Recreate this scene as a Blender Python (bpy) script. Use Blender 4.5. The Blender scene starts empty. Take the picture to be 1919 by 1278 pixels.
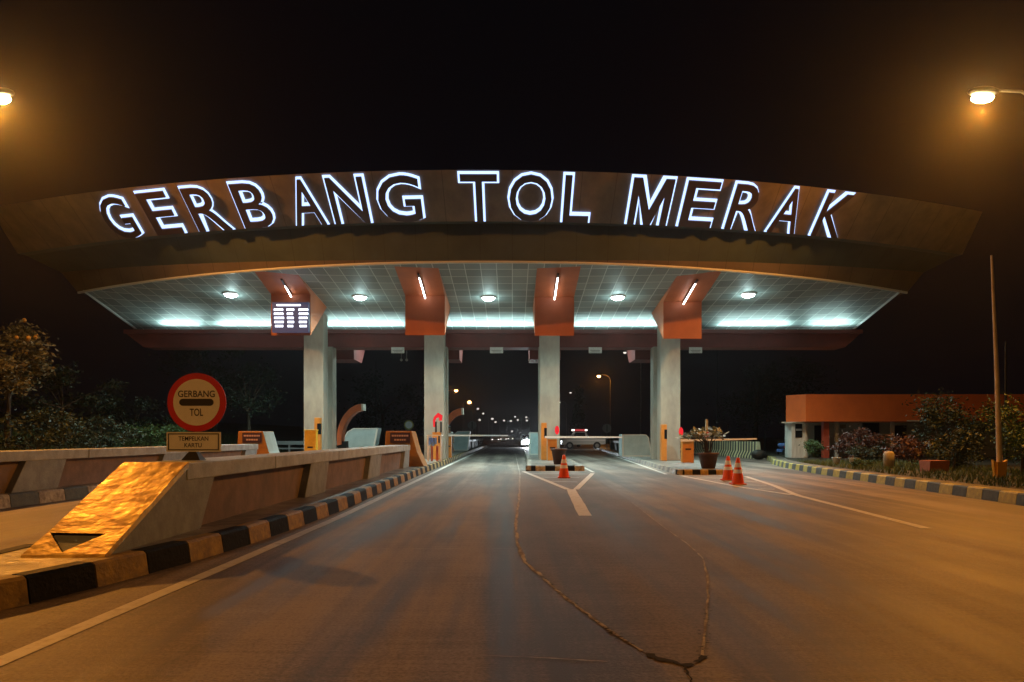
import bpy, bmesh, math, random
from mathutils import Vector, Matrix
random.seed(7)
R = math.radians
PI = math.pi
scene = bpy.context.scene
COL = scene.collection

# ------------------------------------------------------------------ camera
cam_data = bpy.data.cameras.new("camera")
cam = bpy.data.objects.new("camera", cam_data)
COL.objects.link(cam)
cam.location = (0, 0, 1.3)
cam.rotation_euler = (R(90), 0, 0)
cam_data.sensor_width = 36
cam_data.lens = 1450 / 1919 * 36
cam_data.shift_y = (818 - 639) / 1919
cam_data.clip_end = 3000
scene.camera = cam

# ------------------------------------------------------------------ night sky, exposure
world = bpy.data.worlds.new("World")
scene.world = world
world.use_nodes = True
bg = world.node_tree.nodes["Background"]
bg.inputs[0].default_value = (0.75, 0.62, 0.9, 1)
bg.inputs[1].default_value = 0.0022
scene.view_settings.view_transform = 'Standard'
scene.view_settings.look = 'None'
scene.view_settings.exposure = 0
scene.view_settings.gamma = 1
cy = scene.cycles
cy.use_denoising = True
cy.max_bounces = 6
cy.diffuse_bounces = 3
cy.glossy_bounces = 3
cy.volume_bounces = 0
cy.sample_clamp_indirect = 6
cy.use_light_tree = True

ORANGE = (1.0, 0.345, 0.035)
TEAL = (0.66, 1.0, 0.97)
LAMP_W = 7200.0
HALO_DENSITY = 0.00062

# ------------------------------------------------------------------ helpers
def at(u, v, Y):
    return Vector(((u - 960) / 1450 * Y, Y, 1.3 - (v - 818) / 1450 * Y))
def on_ground(u, v, z=0.0):
    return at(u, v, (1.3 - z) * 1450 / (v - 818))

def tag(o, label=None, cat=None, group=None, kind=None):
    if label: o["label"] = label
    if cat: o["category"] = cat
    if group: o["group"] = group
    if kind: o["kind"] = kind
    return o
def empty(name, loc, label, cat, group=None, rz=0):
    o = bpy.data.objects.new(name, None)
    COL.objects.link(o)
    o.location = loc
    o.rotation_euler = (0, 0, rz)
    o.empty_display_size = 0.2
    return tag(o, label, cat, group)
def kids(o):
    return [c for c in COL.objects if c.parent == o]
def copy_tree(o, parent=None):
    c = o.copy(); COL.objects.link(c); c.parent = parent
    for ch in kids(o): copy_tree(ch, c)
    return c

class MB:
    def __init__(s): s.v = []; s.f = []; s.m = []; s.sm = []
    def add(s, vs, fs, mi=0, smooth=False):
        b = len(s.v)
        s.v += [Vector(p) for p in vs]
        for f in fs:
            s.f.append(tuple(i + b for i in f)); s.m.append(mi); s.sm.append(smooth)
        return s
    def box(s, x0, x1, y0, y1, z0, z1, mi=0):
        vs = [(x, y, z) for z in (z0, z1) for y in (y0, y1) for x in (x0, x1)]
        return s.add(vs, [(0, 2, 3, 1), (4, 5, 7, 6), (0, 1, 5, 4), (2, 6, 7, 3), (0, 4, 6, 2), (1, 3, 7, 5)], mi)
    def prism_x(s, prof, x0, x1, mi=0):      # profile of (y, z), counter-clockwise seen from +X
        n = len(prof)
        vs = [(x0, y, z) for y, z in prof] + [(x1, y, z) for y, z in prof]
        fs = [tuple(range(n))[::-1], tuple(range(n, 2 * n))] + [(i, (i + 1) % n, n + (i + 1) % n, n + i) for i in range(n)]
        return s.add(vs, fs, mi)
    def prism_y(s, prof, y0, y1, mi=0):      # profile of (x, z)
        n = len(prof)
        vs = [(x, y0, z) for x, z in prof] + [(x, y1, z) for x, z in prof]
        fs = [tuple(range(n)), tuple(range(n, 2 * n))[::-1]] + [(i, n + i, n + (i + 1) % n, (i + 1) % n) for i in range(n)]
        return s.add(vs, fs, mi)
    def prism_z(s, prof, z0, z1, mi=0, mi_top=None):
        n = len(prof)
        vs = [(x, y, z0) for x, y in prof] + [(x, y, z1) for x, y in prof]
        s.add(vs, [tuple(range(n))[::-1]] + [(i, (i + 1) % n, n + (i + 1) % n, n + i) for i in range(n)], mi)
        return s.add([(x, y, z1) for x, y in prof], [tuple(range(n))], mi if mi_top is None else mi_top)
    def tube(s, pts, rad, n=10, mi=0, cap=True):
        pts = [Vector(p) for p in pts]
        if not isinstance(rad, (list, tuple)): rad = [rad] * len(pts)
        vs = []
        for i, p in enumerate(pts):
            d = (pts[min(i + 1, len(pts) - 1)] - pts[max(i - 1, 0)]).normalized()
            a = d.cross(Vector((0, 0, 1)))
            if a.length < 0.05: a = Vector((1, 0, 0))
            a.normalize(); b = d.cross(a)
            for k in range(n):
                t = 2 * PI * k / n
                vs.append(p + (a * math.cos(t) + b * math.sin(t)) * rad[i])
        fs = []
        for i in range(len(pts) - 1):
            for k in range(n):
                fs.append((i * n + k, i * n + (k + 1) % n, (i + 1) * n + (k + 1) % n, (i + 1) * n + k))
        s.add(vs, fs, mi, True)
        if cap:
            m = (len(pts) - 1) * n
            s.add(vs[:n], [tuple(range(n))[::-1]], mi); s.add(vs[m:], [tuple(range(n))], mi)
        return s
    def lathe(s, prof, c, n=24, mi=0):       # (radius, z)
        pts = [(c[0] + r * math.cos(2 * PI * k / n), c[1] + r * math.sin(2 * PI * k / n), c[2] + z) for r, z in prof for k in range(n)]
        fs = [(i * n + k, i * n + (k + 1) % n, (i + 1) * n + (k + 1) % n, (i + 1) * n + k) for i in range(len(prof) - 1) for k in range(n)]
        return s.add(pts, fs, mi, True)
    def ball(s, c, r, n=12, mi=0, sq=(1, 1, 1)):
        prof = [(r * math.sin(PI * i / 8), -r * math.cos(PI * i / 8)) for i in range(9)]
        b = len(s.v); s.lathe(prof, (0, 0, 0), n, mi)
        for i in range(b, len(s.v)):
            q = s.v[i]; s.v[i] = Vector((c[0] + q.x * sq[0], c[1] + q.y * sq[1], c[2] + q.z * sq[2]))
        return s
    def disc_y(s, c, r, y, n=36, mi=0, r0=0.0):   # flat disc facing -Y
        ring = [(c[0] + r * math.cos(2 * PI * k / n), y, c[1] + r * math.sin(2 * PI * k / n)) for k in range(n)]
        if r0 <= 0: return s.add(ring, [tuple(range(n))], mi)
        ring += [(c[0] + r0 * math.cos(2 * PI * k / n), y, c[1] + r0 * math.sin(2 * PI * k / n)) for k in range(n)]
        return s.add(ring, [(k, (k + 1) % n, n + (k + 1) % n, n + k) for k in range(n)], mi)
    def build(s, name, mats, parent=None, bevel=0.0, local=False):
        if not isinstance(mats, (list, tuple)): mats = [mats]
        off = Vector((0, 0, 0))
        if parent is not None and not local:
            p = parent
            while p is not None: off += p.location; p = p.parent
        me = bpy.data.meshes.new(name)
        me.from_pydata([tuple(q - off) for q in s.v], [], s.f)
        for m in mats: me.materials.append(m)
        for i, p in enumerate(me.polygons):
            p.material_index = s.m[i]; p.use_smooth = s.sm[i]
        me.validate(); me.update()
        o = bpy.data.objects.new(name, me)
        COL.objects.link(o)
        if parent is not None: o.parent = parent
        if bevel > 0:
            b = o.modifiers.new("bevel", 'BEVEL'); b.width = bevel; b.segments = 2; b.limit_method = 'ANGLE'; b.angle_limit = R(40)
        return o

_font_cache = {}
def glyphs(text, bold=0.012):
    key = (text, bold)
    if key in _font_cache: return _font_cache[key]
    if text == 'M':
        k = 0.165 + bold * 2.2; d = 0.085 + bold
        vs = [(0, 0), (k, 0), (k, 0.66 - bold * 4), (0.5 - d, 0), (0.5 + d, 0), (1 - k, 0.66 - bold * 4), (1 - k, 0), (1, 0), (1, 1), (1 - k * 1.25, 1), (0.5, 0.30 + bold * 5), (k * 1.25, 1), (0, 1)]
        m = len(vs); _font_cache[key] = (vs, [tuple(range(m))], [(i, (i + 1) % m) for i in range(m)], 1.0, True)
        return _font_cache[key]
    cu = bpy.data.curves.new("t", 'FONT')
    cu.body = text; cu.size = 1; cu.offset = bold; cu.resolution_u = 4
    cu.fill_mode = 'BOTH'; cu.extrude = 0.0
    ob = bpy.data.objects.new("t", cu); COL.objects.link(ob)
    bpy.context.view_layer.update()
    me = bpy.data.meshes.new_from_object(ob.evaluated_get(bpy.context.evaluated_depsgraph_get()))
    bm = bmesh.new(); bm.from_mesh(me)
    bmesh.ops.remove_doubles(bm, verts=bm.verts, dist=1e-4)
    bm.verts.index_update()
    vs = [(v.co.x, v.co.y) for v in bm.verts]; fs = [tuple(v.index for v in f.verts) for f in bm.faces]
    bedges = []
    for e in bm.edges:
        if len(e.link_faces) == 1:
            l = e.link_loops[0]; bedges.append((l.vert.index, l.link_loop_next.vert.index))
    nrm = sum((f.normal.z for f in bm.faces), 0.0)
    bm.free()
    x0 = min(v[0] for v in vs); x1 = max(v[0] for v in vs); y0 = min(v[1] for v in vs); y1 = max(v[1] for v in vs)
    vs = [((x - x0) / (x1 - x0), (y - y0) / (y1 - y0)) for x, y in vs]
    COL.objects.unlink(ob)
    _font_cache[key] = (vs, fs, bedges, (x1 - x0) / (y1 - y0), nrm > 0)
    return _font_cache[key]
def put_text(mb, text, o, ax, up, w, h, depth=0.0, bold=0.012, mi=0, grow=0.0):
    """text whose box has its lower-left corner at o; ax, up unit vectors; depth goes towards ax x up"""
    vs, fs, be, asp, pos = glyphs(text, bold)
    o = Vector(o); ax = Vector(ax); up = Vector(up); n = ax.cross(up).normalized()
    P = [o + ax * (x * (w + 2 * grow) - grow) + up * (y * (h + 2 * grow) - grow) for x, y in vs]
    if depth == 0: return mb.add(P, fs, mi)
    k = len(P)
    mb.add([p + n * depth for p in P] + P, fs + [tuple(a + k for a in f[::-1]) for f in fs] + [(a, a + k, b + k, b) for a, b in be], mi)
    return mb

# ------------------------------------------------------------------ materials
def mat(name, col, rough=0.6, col2=None, scale=4.0, detail=6, bump=0.0, bscale=30.0, metal=0.0, stretch=(1, 1, 1), lo=0.35, hi=0.65, emit=None, es=0.0, spec=0.5, coord='Position', rvar=0.0):
    m = bpy.data.materials.new(name); m.use_nodes = True
    nt = m.node_tree; N = nt.nodes; L = nt.links
    b = N["Principled BSDF"]
    b.inputs["Base Color"].default_value = (*col, 1)
    b.inputs["Roughness"].default_value = rough
    b.inputs["Metallic"].default_value = metal
    b.inputs["Specular IOR Level"].default_value = spec
    if emit:
        b.inputs["Emission Color"].default_value = (*emit, 1); b.inputs["Emission Strength"].default_value = es
    if col2 or bump:
        if coord == 'Position':
            src = N.new("ShaderNodeNewGeometry").outputs["Position"]
        else:
            src = N.new("ShaderNodeTexCoord").outputs["Object"]
        mp = N.new("ShaderNodeMapping"); mp.inputs["Scale"].default_value = stretch
        L.new(src, mp.inputs[0])
    if col2:
        n = N.new("ShaderNodeTexNoise"); n.inputs["Scale"].default_value = scale; n.inputs["Detail"].default_value = detail
        n.inputs["Roughness"].default_value = 0.62
        L.new(mp.outputs[0], n.inputs["Vector"])
        r = N.new("ShaderNodeValToRGB"); r.color_ramp.elements[0].position = lo; r.color_ramp.elements[1].position = hi
        r.color_ramp.elements[0].color = (*col, 1); r.color_ramp.elements[1].color = (*col2, 1)
        L.new(n.outputs["Fac"], r.inputs[0]); L.new(r.outputs[0], b.inputs["Base Color"])
        if rvar:
            mr = N.new("ShaderNodeMapRange"); mr.inputs["From Min"].default_value = 0.3; mr.inputs["From Max"].default_value = 0.7
            mr.inputs["To Min"].default_value = rough - rvar; mr.inputs["To Max"].default_value = rough + rvar
            L.new(n.outputs["Fac"], mr.inputs["Value"]); L.new(mr.outputs[0], b.inputs["Roughness"])
    if bump:
        n2 = N.new("ShaderNodeTexNoise"); n2.inputs["Scale"].default_value = bscale; n2.inputs["Detail"].default_value = 5
        L.new(mp.outputs[0], n2.inputs["Vector"])
        bp = N.new("ShaderNodeBump"); bp.inputs["Strength"].default_value = bump; bp.inputs["Distance"].default_value = 0.02
        L.new(n2.outputs["Fac"], bp.inputs["Height"]); L.new(bp.outputs[0], b.inputs["Normal"])
    return m
def glow(name, col, s):
    m = bpy.data.materials.new(name); m.use_nodes = True
    nt = m.node_tree; nt.nodes.clear()
    e = nt.nodes.new("ShaderNodeEmission"); e.inputs[0].default_value = (*col, 1); e.inputs[1].default_value = s
    o = nt.nodes.new("ShaderNodeOutputMaterial"); nt.links.new(e.outputs[0], o.inputs[0])
    return m

def road_material(name, base, dark, wear, r0, r1):
    m = bpy.data.materials.new(name); m.use_nodes = True
    nt = m.node_tree; N = nt.nodes; L = nt.links; b = N["Principled BSDF"]
    g = N.new("ShaderNodeNewGeometry")
    def noise(scale, st, det=6):
        mp = N.new("ShaderNodeMapping"); mp.inputs["Scale"].default_value = st; L.new(g.outputs["Position"], mp.inputs[0])
        n = N.new("ShaderNodeTexNoise"); n.inputs["Scale"].default_value = scale; n.inputs["Detail"].default_value = det; n.inputs["Roughness"].default_value = 0.65
        L.new(mp.outputs[0], n.inputs["Vector"]); return n.outputs["Fac"]
    def rng(x, a, b_, c, d):
        r = N.new("ShaderNodeMapRange"); r.inputs["From Min"].default_value = a; r.inputs["From Max"].default_value = b_
        r.inputs["To Min"].default_value = c; r.inputs["To Max"].default_value = d; L.new(x, r.inputs["Value"]); return r.outputs[0]
    def mul(x, y):
        q = N.new("ShaderNodeMath"); q.operation = 'MULTIPLY'; L.new(x, q.inputs[0]); L.new(y, q.inputs[1]); return q.outputs[0]
    streak = rng(noise(1.0, (1.5, 0.05, 1), 4), 0.38, 0.62, 1 - wear, 1.12)      # tyre-worn bands along the lanes
    blot = rng(noise(0.9, (1, 0.5, 1), 8), 0.3, 0.7, 0.7, 1.22)
    brush = rng(noise(5.0, (0.16, 3.2, 1), 5), 0.3, 0.7, 0.82, 1.15)             # broomed concrete across the lane
    grit = rng(noise(38, (1, 1, 1), 5), 0.32, 0.68, 0.62, 1.35)
    k = mul(mul(streak, blot), mul(brush, grit))
    mx = N.new("ShaderNodeMix"); mx.data_type = 'RGBA'
    L.new(rng(k, 0.45, 1.15, 0, 1), mx.inputs[0]); mx.inputs[6].default_value = (*dark, 1); mx.inputs[7].default_value = (*base, 1)
    L.new(mx.outputs[2], b.inputs["Base Color"])
    L.new(rng(streak, 0.5, 1.15, r0, r1), b.inputs["Roughness"])
    bp = N.new("ShaderNodeBump"); bp.inputs["Strength"].default_value = 0.35; bp.inputs["Distance"].default_value = 0.01
    L.new(mul(noise(60, (1, 1, 1), 3), brush), bp.inputs["Height"]); L.new(bp.outputs[0], b.inputs["Normal"])
    return m

def tile_material(name):
    m = bpy.data.materials.new(name); m.use_nodes = True
    nt = m.node_tree; N = nt.nodes; L = nt.links; b = N["Principled BSDF"]
    g = N.new("ShaderNodeNewGeometry"); sp = N.new("ShaderNodeSeparateXYZ"); L.new(g.outputs["Position"], sp.inputs[0])
    def line(x, size, w, soft):
        a = N.new("ShaderNodeMath"); a.operation = 'DIVIDE'; L.new(x, a.inputs[0]); a.inputs[1].default_value = size
        f = N.new("ShaderNodeMath"); f.operation = 'FRACT'; L.new(a.outputs[0], f.inputs[0])
        r = N.new("ShaderNodeMapRange"); r.inputs["From Min"].default_value = w; r.inputs["From Max"].default_value = w + soft
        r.inputs["To Min"].default_value = 1; r.inputs["To Max"].default_value = 0; L.new(f.outputs[0], r.inputs["Value"]); return r.outputs[0]
    mxx = N.new("ShaderNodeMath"); mxx.operation = 'MAXIMUM'
    L.new(line(sp.outputs[0], 0.62, 0.035, 0.02), mxx.inputs[0]); L.new(line(sp.outputs[1], 0.95, 0.035, 0.02), mxx.inputs[1])
    vo = N.new("ShaderNodeTexWhiteNoise"); vo.noise_dimensions = '2D'
    sn = N.new("ShaderNodeVectorMath"); sn.operation = 'SNAP'; sn.inputs[1].default_value = (0.62, 0.95, 50)
    L.new(g.outputs["Position"], sn.inputs[0]); L.new(sn.outputs[0], vo.inputs["Vector"])
    r = N.new("ShaderNodeValToRGB"); r.color_ramp.elements[0].color = (0.17, 0.205, 0.20, 1); r.color_ramp.elements[1].color = (0.28, 0.325, 0.315, 1)
    L.new(vo.outputs["Value"], r.inputs[0])
    mx = N.new("ShaderNodeMix"); mx.data_type = 'RGBA'; L.new(mxx.outputs[0], mx.inputs[0]); L.new(r.outputs[0], mx.inputs[6]); mx.inputs[7].default_value = (0.58, 0.64, 0.62, 1)
    L.new(mx.outputs[2], b.inputs["Base Color"]); b.inputs["Roughness"].default_value = 0.62
    n = N.new("ShaderNodeTexNoise"); n.inputs["Scale"].default_value = 1.2; L.new(g.outputs["Position"], n.inputs["Vector"])
    bp = N.new("ShaderNodeBump"); bp.inputs["Strength"].default_value = 0.5; bp.inputs["Distance"].default_value = 0.03
    L.new(n.outputs["Fac"], bp.inputs["Height"]); L.new(bp.outputs[0], b.inputs["Normal"])
    return m

M = {}
M['road'] = road_material('road_concrete', (0.35, 0.29, 0.24), (0.085, 0.066, 0.054), 0.6, 0.50, 0.64)
M['patch'] = road_material('patch_concrete', (0.25, 0.195, 0.155), (0.075, 0.058, 0.046), 0.35, 0.50, 0.66)
M['soil'] = mat('soil', (0.03, 0.035, 0.02), 0.9, (0.07, 0.06, 0.04), 1.5, bump=0.5, bscale=8)
M['line'] = mat('road_paint', (0.72, 0.70, 0.66), 0.55, (0.40, 0.36, 0.32), 7, lo=0.5, hi=0.78)
M['seam'] = mat('seam_grout', (0.66, 0.60, 0.54), 0.8, (0.22, 0.18, 0.15), 5, lo=0.4, hi=0.62)
M['crumb'] = mat('crack_dark', (0.015, 0.012, 0.01), 0.9)
M['kerb_y'] = mat('kerb_yellow', (0.50, 0.34, 0.10), 0.6, (0.24, 0.17, 0.09), 9, bump=0.4, bscale=25)
M['kerb_k'] = mat('kerb_black', (0.004, 0.006, 0.011), 0.6, (0.012, 0.015, 0.022), 9, bump=0.4, bscale=25, spec=0.12)
M['kerb_w'] = mat('kerb_cream', (0.55, 0.53, 0.46), 0.6, (0.22, 0.19, 0.15), 9, bump=0.4, bscale=25)
M['kerb_yy'] = mat('kerb_bright_yellow', (0.62, 0.55, 0.13), 0.6, (0.40, 0.34, 0.12), 9, bump=0.3, bscale=25)
M['kerb_g'] = mat('kerb_slate', (0.06, 0.085, 0.10), 0.6, (0.12, 0.14, 0.14), 9, bump=0.3, bscale=25)
M['island'] = mat('island_concrete', (0.26, 0.24, 0.21), 0.38, (0.09, 0.085, 0.075), 2.2, bump=0.8, bscale=9, lo=0.3, hi=0.7, rvar=0.12)
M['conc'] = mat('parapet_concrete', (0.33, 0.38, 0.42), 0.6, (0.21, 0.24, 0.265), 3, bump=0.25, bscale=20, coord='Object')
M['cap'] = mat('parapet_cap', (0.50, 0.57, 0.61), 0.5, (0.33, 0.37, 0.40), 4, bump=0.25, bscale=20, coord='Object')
M['panel'] = mat('parapet_panel', (0.27, 0.19, 0.165), 0.7, (0.16, 0.12, 0.105), 3, bump=0.2, bscale=20, coord='Object')
M['nose'] = mat('nose_yellow_gloss', (1.0, 0.72, 0.22), 0.38, (0.55, 0.32, 0.08), 3.2, bump=0.5, bscale=7.0, stretch=(1.2, 1.3, 1.3), lo=0.42, hi=0.60, spec=1.0, metal=0.7, coord='Object')
M['dark'] = mat('dark_metal', (0.012, 0.011, 0.010), 0.5)
M['hole'] = mat('hole_shade', (0.02, 0.010, 0.009), 0.95, (0.006, 0.004, 0.004), 12, bump=1.0, bscale=14, spec=0.03)  # shade inside the hole put into the colour, near black
M['sign_red'] = mat('sign_red', (0.70, 0.015, 0.03), 0.4, (0.60, 0.015, 0.03), 6)
M['sign_white'] = mat('sign_white', (0.90, 0.90, 0.90), 0.4, (0.84, 0.84, 0.84), 8)
M['sign_back'] = mat('sign_back_grey', (0.30, 0.30, 0.29), 0.5)
M['ink'] = mat('sign_ink', (0.012, 0.010, 0.010), 0.5)
M['column'] = mat('column_plaster', (0.40, 0.37, 0.30), 0.65, (0.27, 0.25, 0.21), 1.6, bump=0.15, bscale=14, stretch=(1, 1, 0.45))
M['terra'] = mat('bracket_terracotta', (0.50, 0.155, 0.062), 0.5, (0.40, 0.12, 0.05), 0.9)
M['maroon'] = mat('beam_maroon', (0.20, 0.052, 0.045), 0.5, (0.14, 0.04, 0.036), 0.8)
M['band'] = mat('sign_band_brown', (0.20, 0.150, 0.10), 0.6, (0.12, 0.092, 0.066), 1.0, stretch=(1.4, 1, 0.35))
def seams(m, size, k):
    nt = m.node_tree; N = nt.nodes; L = nt.links; b = N["Principled BSDF"]
    src = b.inputs["Base Color"].links[0].from_socket
    g = N.new("ShaderNodeNewGeometry"); sp = N.new("ShaderNodeSeparateXYZ"); L.new(g.outputs["Position"], sp.inputs[0])
    a = N.new("ShaderNodeMath"); a.operation = 'DIVIDE'; a.inputs[1].default_value = size; L.new(sp.outputs[0], a.inputs[0])
    f = N.new("ShaderNodeMath"); f.operation = 'FRACT'; L.new(a.outputs[0], f.inputs[0])
    c = N.new("ShaderNodeMath"); c.operation = 'LESS_THAN'; c.inputs[1].default_value = 0.025 / size; L.new(f.outputs[0], c.inputs[0])
    q = N.new("ShaderNodeMath"); q.operation = 'MULTIPLY'; q.inputs[1].default_value = k; L.new(c.outputs[0], q.inputs[0])
    mx = N.new("ShaderNodeMix"); mx.data_type = 'RGBA'; L.new(q.outputs[0], mx.inputs[0]); L.new(src, mx.inputs[6]); mx.inputs[7].default_value = (0.01, 0.008, 0.006, 1)
    L.new(mx.outputs[2], b.inputs["Base Color"]); return m
seams(M['band'], 1.22, 0.55)
M['recess'] = mat('recess_grey', (0.06, 0.080, 0.068), 0.7, (0.042, 0.056, 0.048), 0.7)
M['lip'] = mat('lip_brown', (0.16, 0.125, 0.09), 0.65, (0.11, 0.085, 0.065), 0.6)
M['trim'] = mat('trim_white', (0.70, 0.72, 0.70), 0.35)
M['roof'] = mat('roof_metal', (0.05, 0.045, 0.045), 0.7)
seams(M['recess'], 1.22, 0.4); seams(M['lip'], 1.22, 0.5)
M['soffit'] = tile_material('soffit_tiles')
M['letter'] = mat('letter_face', (0.045, 0.028, 0.03), 0.5)
M['neon'] = glow('letter_backlight', (0.42, 0.58, 1.0), 2.1)
M['tube'] = glow('tube_glow', (1.0, 0.94, 0.90), 14)
M['down'] = glow('downlight_glow', (0.80, 1.0, 1.0), 40)
M['cove'] = glow('cove_glow', TEAL, 12)
M['housing'] = mat('lamp_housing', (0.10, 0.10, 0.10), 0.4, metal=0.6)
M['sodium'] = glow('sodium_lens', (1.0, 0.72, 0.30), 220)
M['sodium_far'] = glow('sodium_lens_far', (1.0, 0.50, 0.18), 12)
M['white_far'] = glow('white_lens_far', (1.0, 0.90, 0.80), 1.0)
M['pole'] = mat('galvanised_pole', (0.34, 0.33, 0.31), 0.45, (0.22, 0.21, 0.2), 3, metal=0.3)
M['board'] = mat('led_board_case', (0.02, 0.022, 0.035), 0.35, emit=(0.35, 0.4, 0.8), es=0.12)
M['led'] = glow('led_white', (0.80, 0.84, 1.0), 4.0)
M['plate'] = mat('lane_plate', (0.72, 0.76, 0.72), 0.4, (0.55, 0.6, 0.57), 12)
M['cone'] = mat('cone_orange', (0.85, 0.10, 0.03), 0.4, coord='Object')
M['coneband'] = mat('cone_band_glow', (0.85, 0.80, 0.76), 0.35, emit=(1, .9, .85), es=0.03)  # light thrown back by the band put in as faint emission
M['pot'] = mat('clay_pot_dark', (0.06, 0.03, 0.025), 0.6, (0.10, 0.05, 0.04), 6, bump=0.3)
M['orange'] = mat('machine_orange', (0.60, 0.24, 0.04), 0.42, (0.50, 0.19, 0.035), 5)
M['yellow'] = mat('machine_yellow', (0.75, 0.42, 0.03), 0.4, (0.62, 0.33, 0.025), 5)
M['arm'] = mat('boom_white_glow', (0.80, 0.78, 0.74), 0.35, emit=(1, 1, 1), es=0.02)  # white paint with a faint emission added
M['armred'] = mat('boom_red', (0.60, 0.05, 0.04), 0.4)
M['redlit'] = glow('signal_red', (1.0, 0.03, 0.04), 0.9)
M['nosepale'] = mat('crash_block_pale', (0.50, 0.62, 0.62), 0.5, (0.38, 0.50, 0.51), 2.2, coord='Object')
M['edgewhite'] = mat('crash_block_edge', (0.74, 0.72, 0.64), 0.5)
M['arc'] = mat('arc_rust', (0.66, 0.16, 0.05), 0.5, (0.52, 0.12, 0.045), 3)
M['blockor'] = mat('block_orange', (0.50, 0.24, 0.06), 0.6, (0.36, 0.17, 0.05), 4, coord='Object')
M['purple'] = mat('plaque_purple', (0.05, 0.022, 0.055), 0.5)
M['pink'] = mat('plaque_lettering', (0.60, 0.42, 0.46), 0.5)
M['jersey_y'] = mat('jersey_yellow', (0.92, 0.84, 0.52), 0.5, (0.78, 0.70, 0.42), 6, coord='Object')
M['jersey_k'] = mat('jersey_black', (0.02, 0.022, 0.02), 0.5, (0.06, 0.06, 0.05), 6, coord='Object')
M['fascia'] = mat('fascia_orange', (0.90, 0.20, 0.04), 0.45, (0.78, 0.16, 0.035), 1.2)
M['wall'] = mat('wall_pale_green', (0.70, 0.74, 0.68), 0.7, (0.55, 0.58, 0.53), 1.5)
M['kiosk'] = mat('kiosk_white', (0.80, 0.82, 0.76), 0.55, (0.58, 0.60, 0.55), 3, stretch=(4, 4, 0.5))
M['glass'] = mat('dark_glass', (0.01, 0.013, 0.016), 0.08)
M['pillar'] = mat('pillar_red', (0.50, 0.11, 0.06), 0.55, (0.38, 0.08, 0.05), 3)
M['bark'] = mat('bark', (0.06, 0.045, 0.03), 0.9, (0.11, 0.08, 0.055), 8, bump=0.6, coord='Object')
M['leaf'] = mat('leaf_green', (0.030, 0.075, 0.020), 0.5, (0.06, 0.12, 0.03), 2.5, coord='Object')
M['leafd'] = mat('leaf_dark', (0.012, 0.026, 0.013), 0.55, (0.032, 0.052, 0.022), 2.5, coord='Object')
M['leafo'] = mat('leaf_olive', (0.13, 0.12, 0.05), 0.5, (0.22, 0.19, 0.09), 2.0, coord='Object')
M['leafp'] = mat('leaf_pale', (0.42, 0.38, 0.20), 0.5, (0.20, 0.22, 0.10), 6.0, coord='Object')
M['leafr'] = mat('leaf_dark_red', (0.06, 0.025, 0.022), 0.5, (0.10, 0.045, 0.035), 2.5, coord='Object')
M['blossom'] = mat('blossom_yellow', (0.75, 0.42, 0.05), 0.5, (0.6, 0.3, 0.05), 3)
M['grass'] = mat('grass_blades', (0.05, 0.10, 0.02), 0.6, (0.10, 0.14, 0.035), 1.2)
M['flag'] = mat('flag_pole_paint', (0.72, 0.62, 0.48), 0.45, (0.55, 0.46, 0.36), 3)
M['stone'] = mat('stone_pale', (0.42, 0.38, 0.28), 0.7, (0.28, 0.24, 0.17), 6, bump=0.4)
M['terrapot'] = mat('terracotta_trough', (0.42, 0.14, 0.07), 0.65, (0.30, 0.10, 0.05), 6)
M['potwhite'] = mat('pot_white', (0.62, 0.62, 0.6), 0.5)
M['blue'] = mat('blue_cloth', (0.10, 0.22, 0.62), 0.55, (0.2, 0.34, 0.70), 5)
M['skin'] = mat('skin', (0.28, 0.15, 0.09), 0.5)
M['shirt'] = mat('shirt_pale', (0.50, 0.48, 0.46), 0.7, (0.36, 0.35, 0.34), 9)
M['trousers'] = mat('trousers_dark', (0.015, 0.018, 0.028), 0.7)
M['hair'] = mat('hair_black', (0.01, 0.009, 0.008), 0.5)
M['tyre'] = mat('tyre_rubber', (0.012, 0.012, 0.012), 0.7)
M['carwhite'] = mat('car_white', (0.62, 0.62, 0.60), 0.25)
M['headlight'] = glow('headlight_glow', (0.85, 0.95, 1.0), 400)
M['vlight'] = glow('vehicle_lamp', (1.0, 0.9, 0.8), 2.5)
M['redbar'] = glow('beacon_red', (1.0, 0.12, 0.12), 0.45)

# ------------------------------------------------------------------ ground, road, islands
MB().add([(-700, -80, -0.05), (700, -80, -0.05), (700, 900, -0.05), (-700, 900, -0.05)], [(0, 1, 2, 3)]).build('ground', M['soil'])
tag(bpy.data.objects['ground'], kind='structure')

kerb_r = [(7.6, -40), (8.2, -5), (9.0, 8), (9.6, 14.5), (9.98, 19.6), (10.3, 23.3), (10.65, 27.2), (11.3, 32), (12.25, 36.5), (13.2, 39.5), (14.0, 42.5)]
road = [(-17.5, -40)] + kerb_r + [(15.2, 46), (15.5, 66), (16.5, 130), (18, 500), (-14, 500), (-14, 130), (-17.5, 60)]
tag(MB().add([(x, y, 0) for x, y in road], [tuple(range(len(road)))]).build('road', M['road']), kind='structure')

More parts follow.
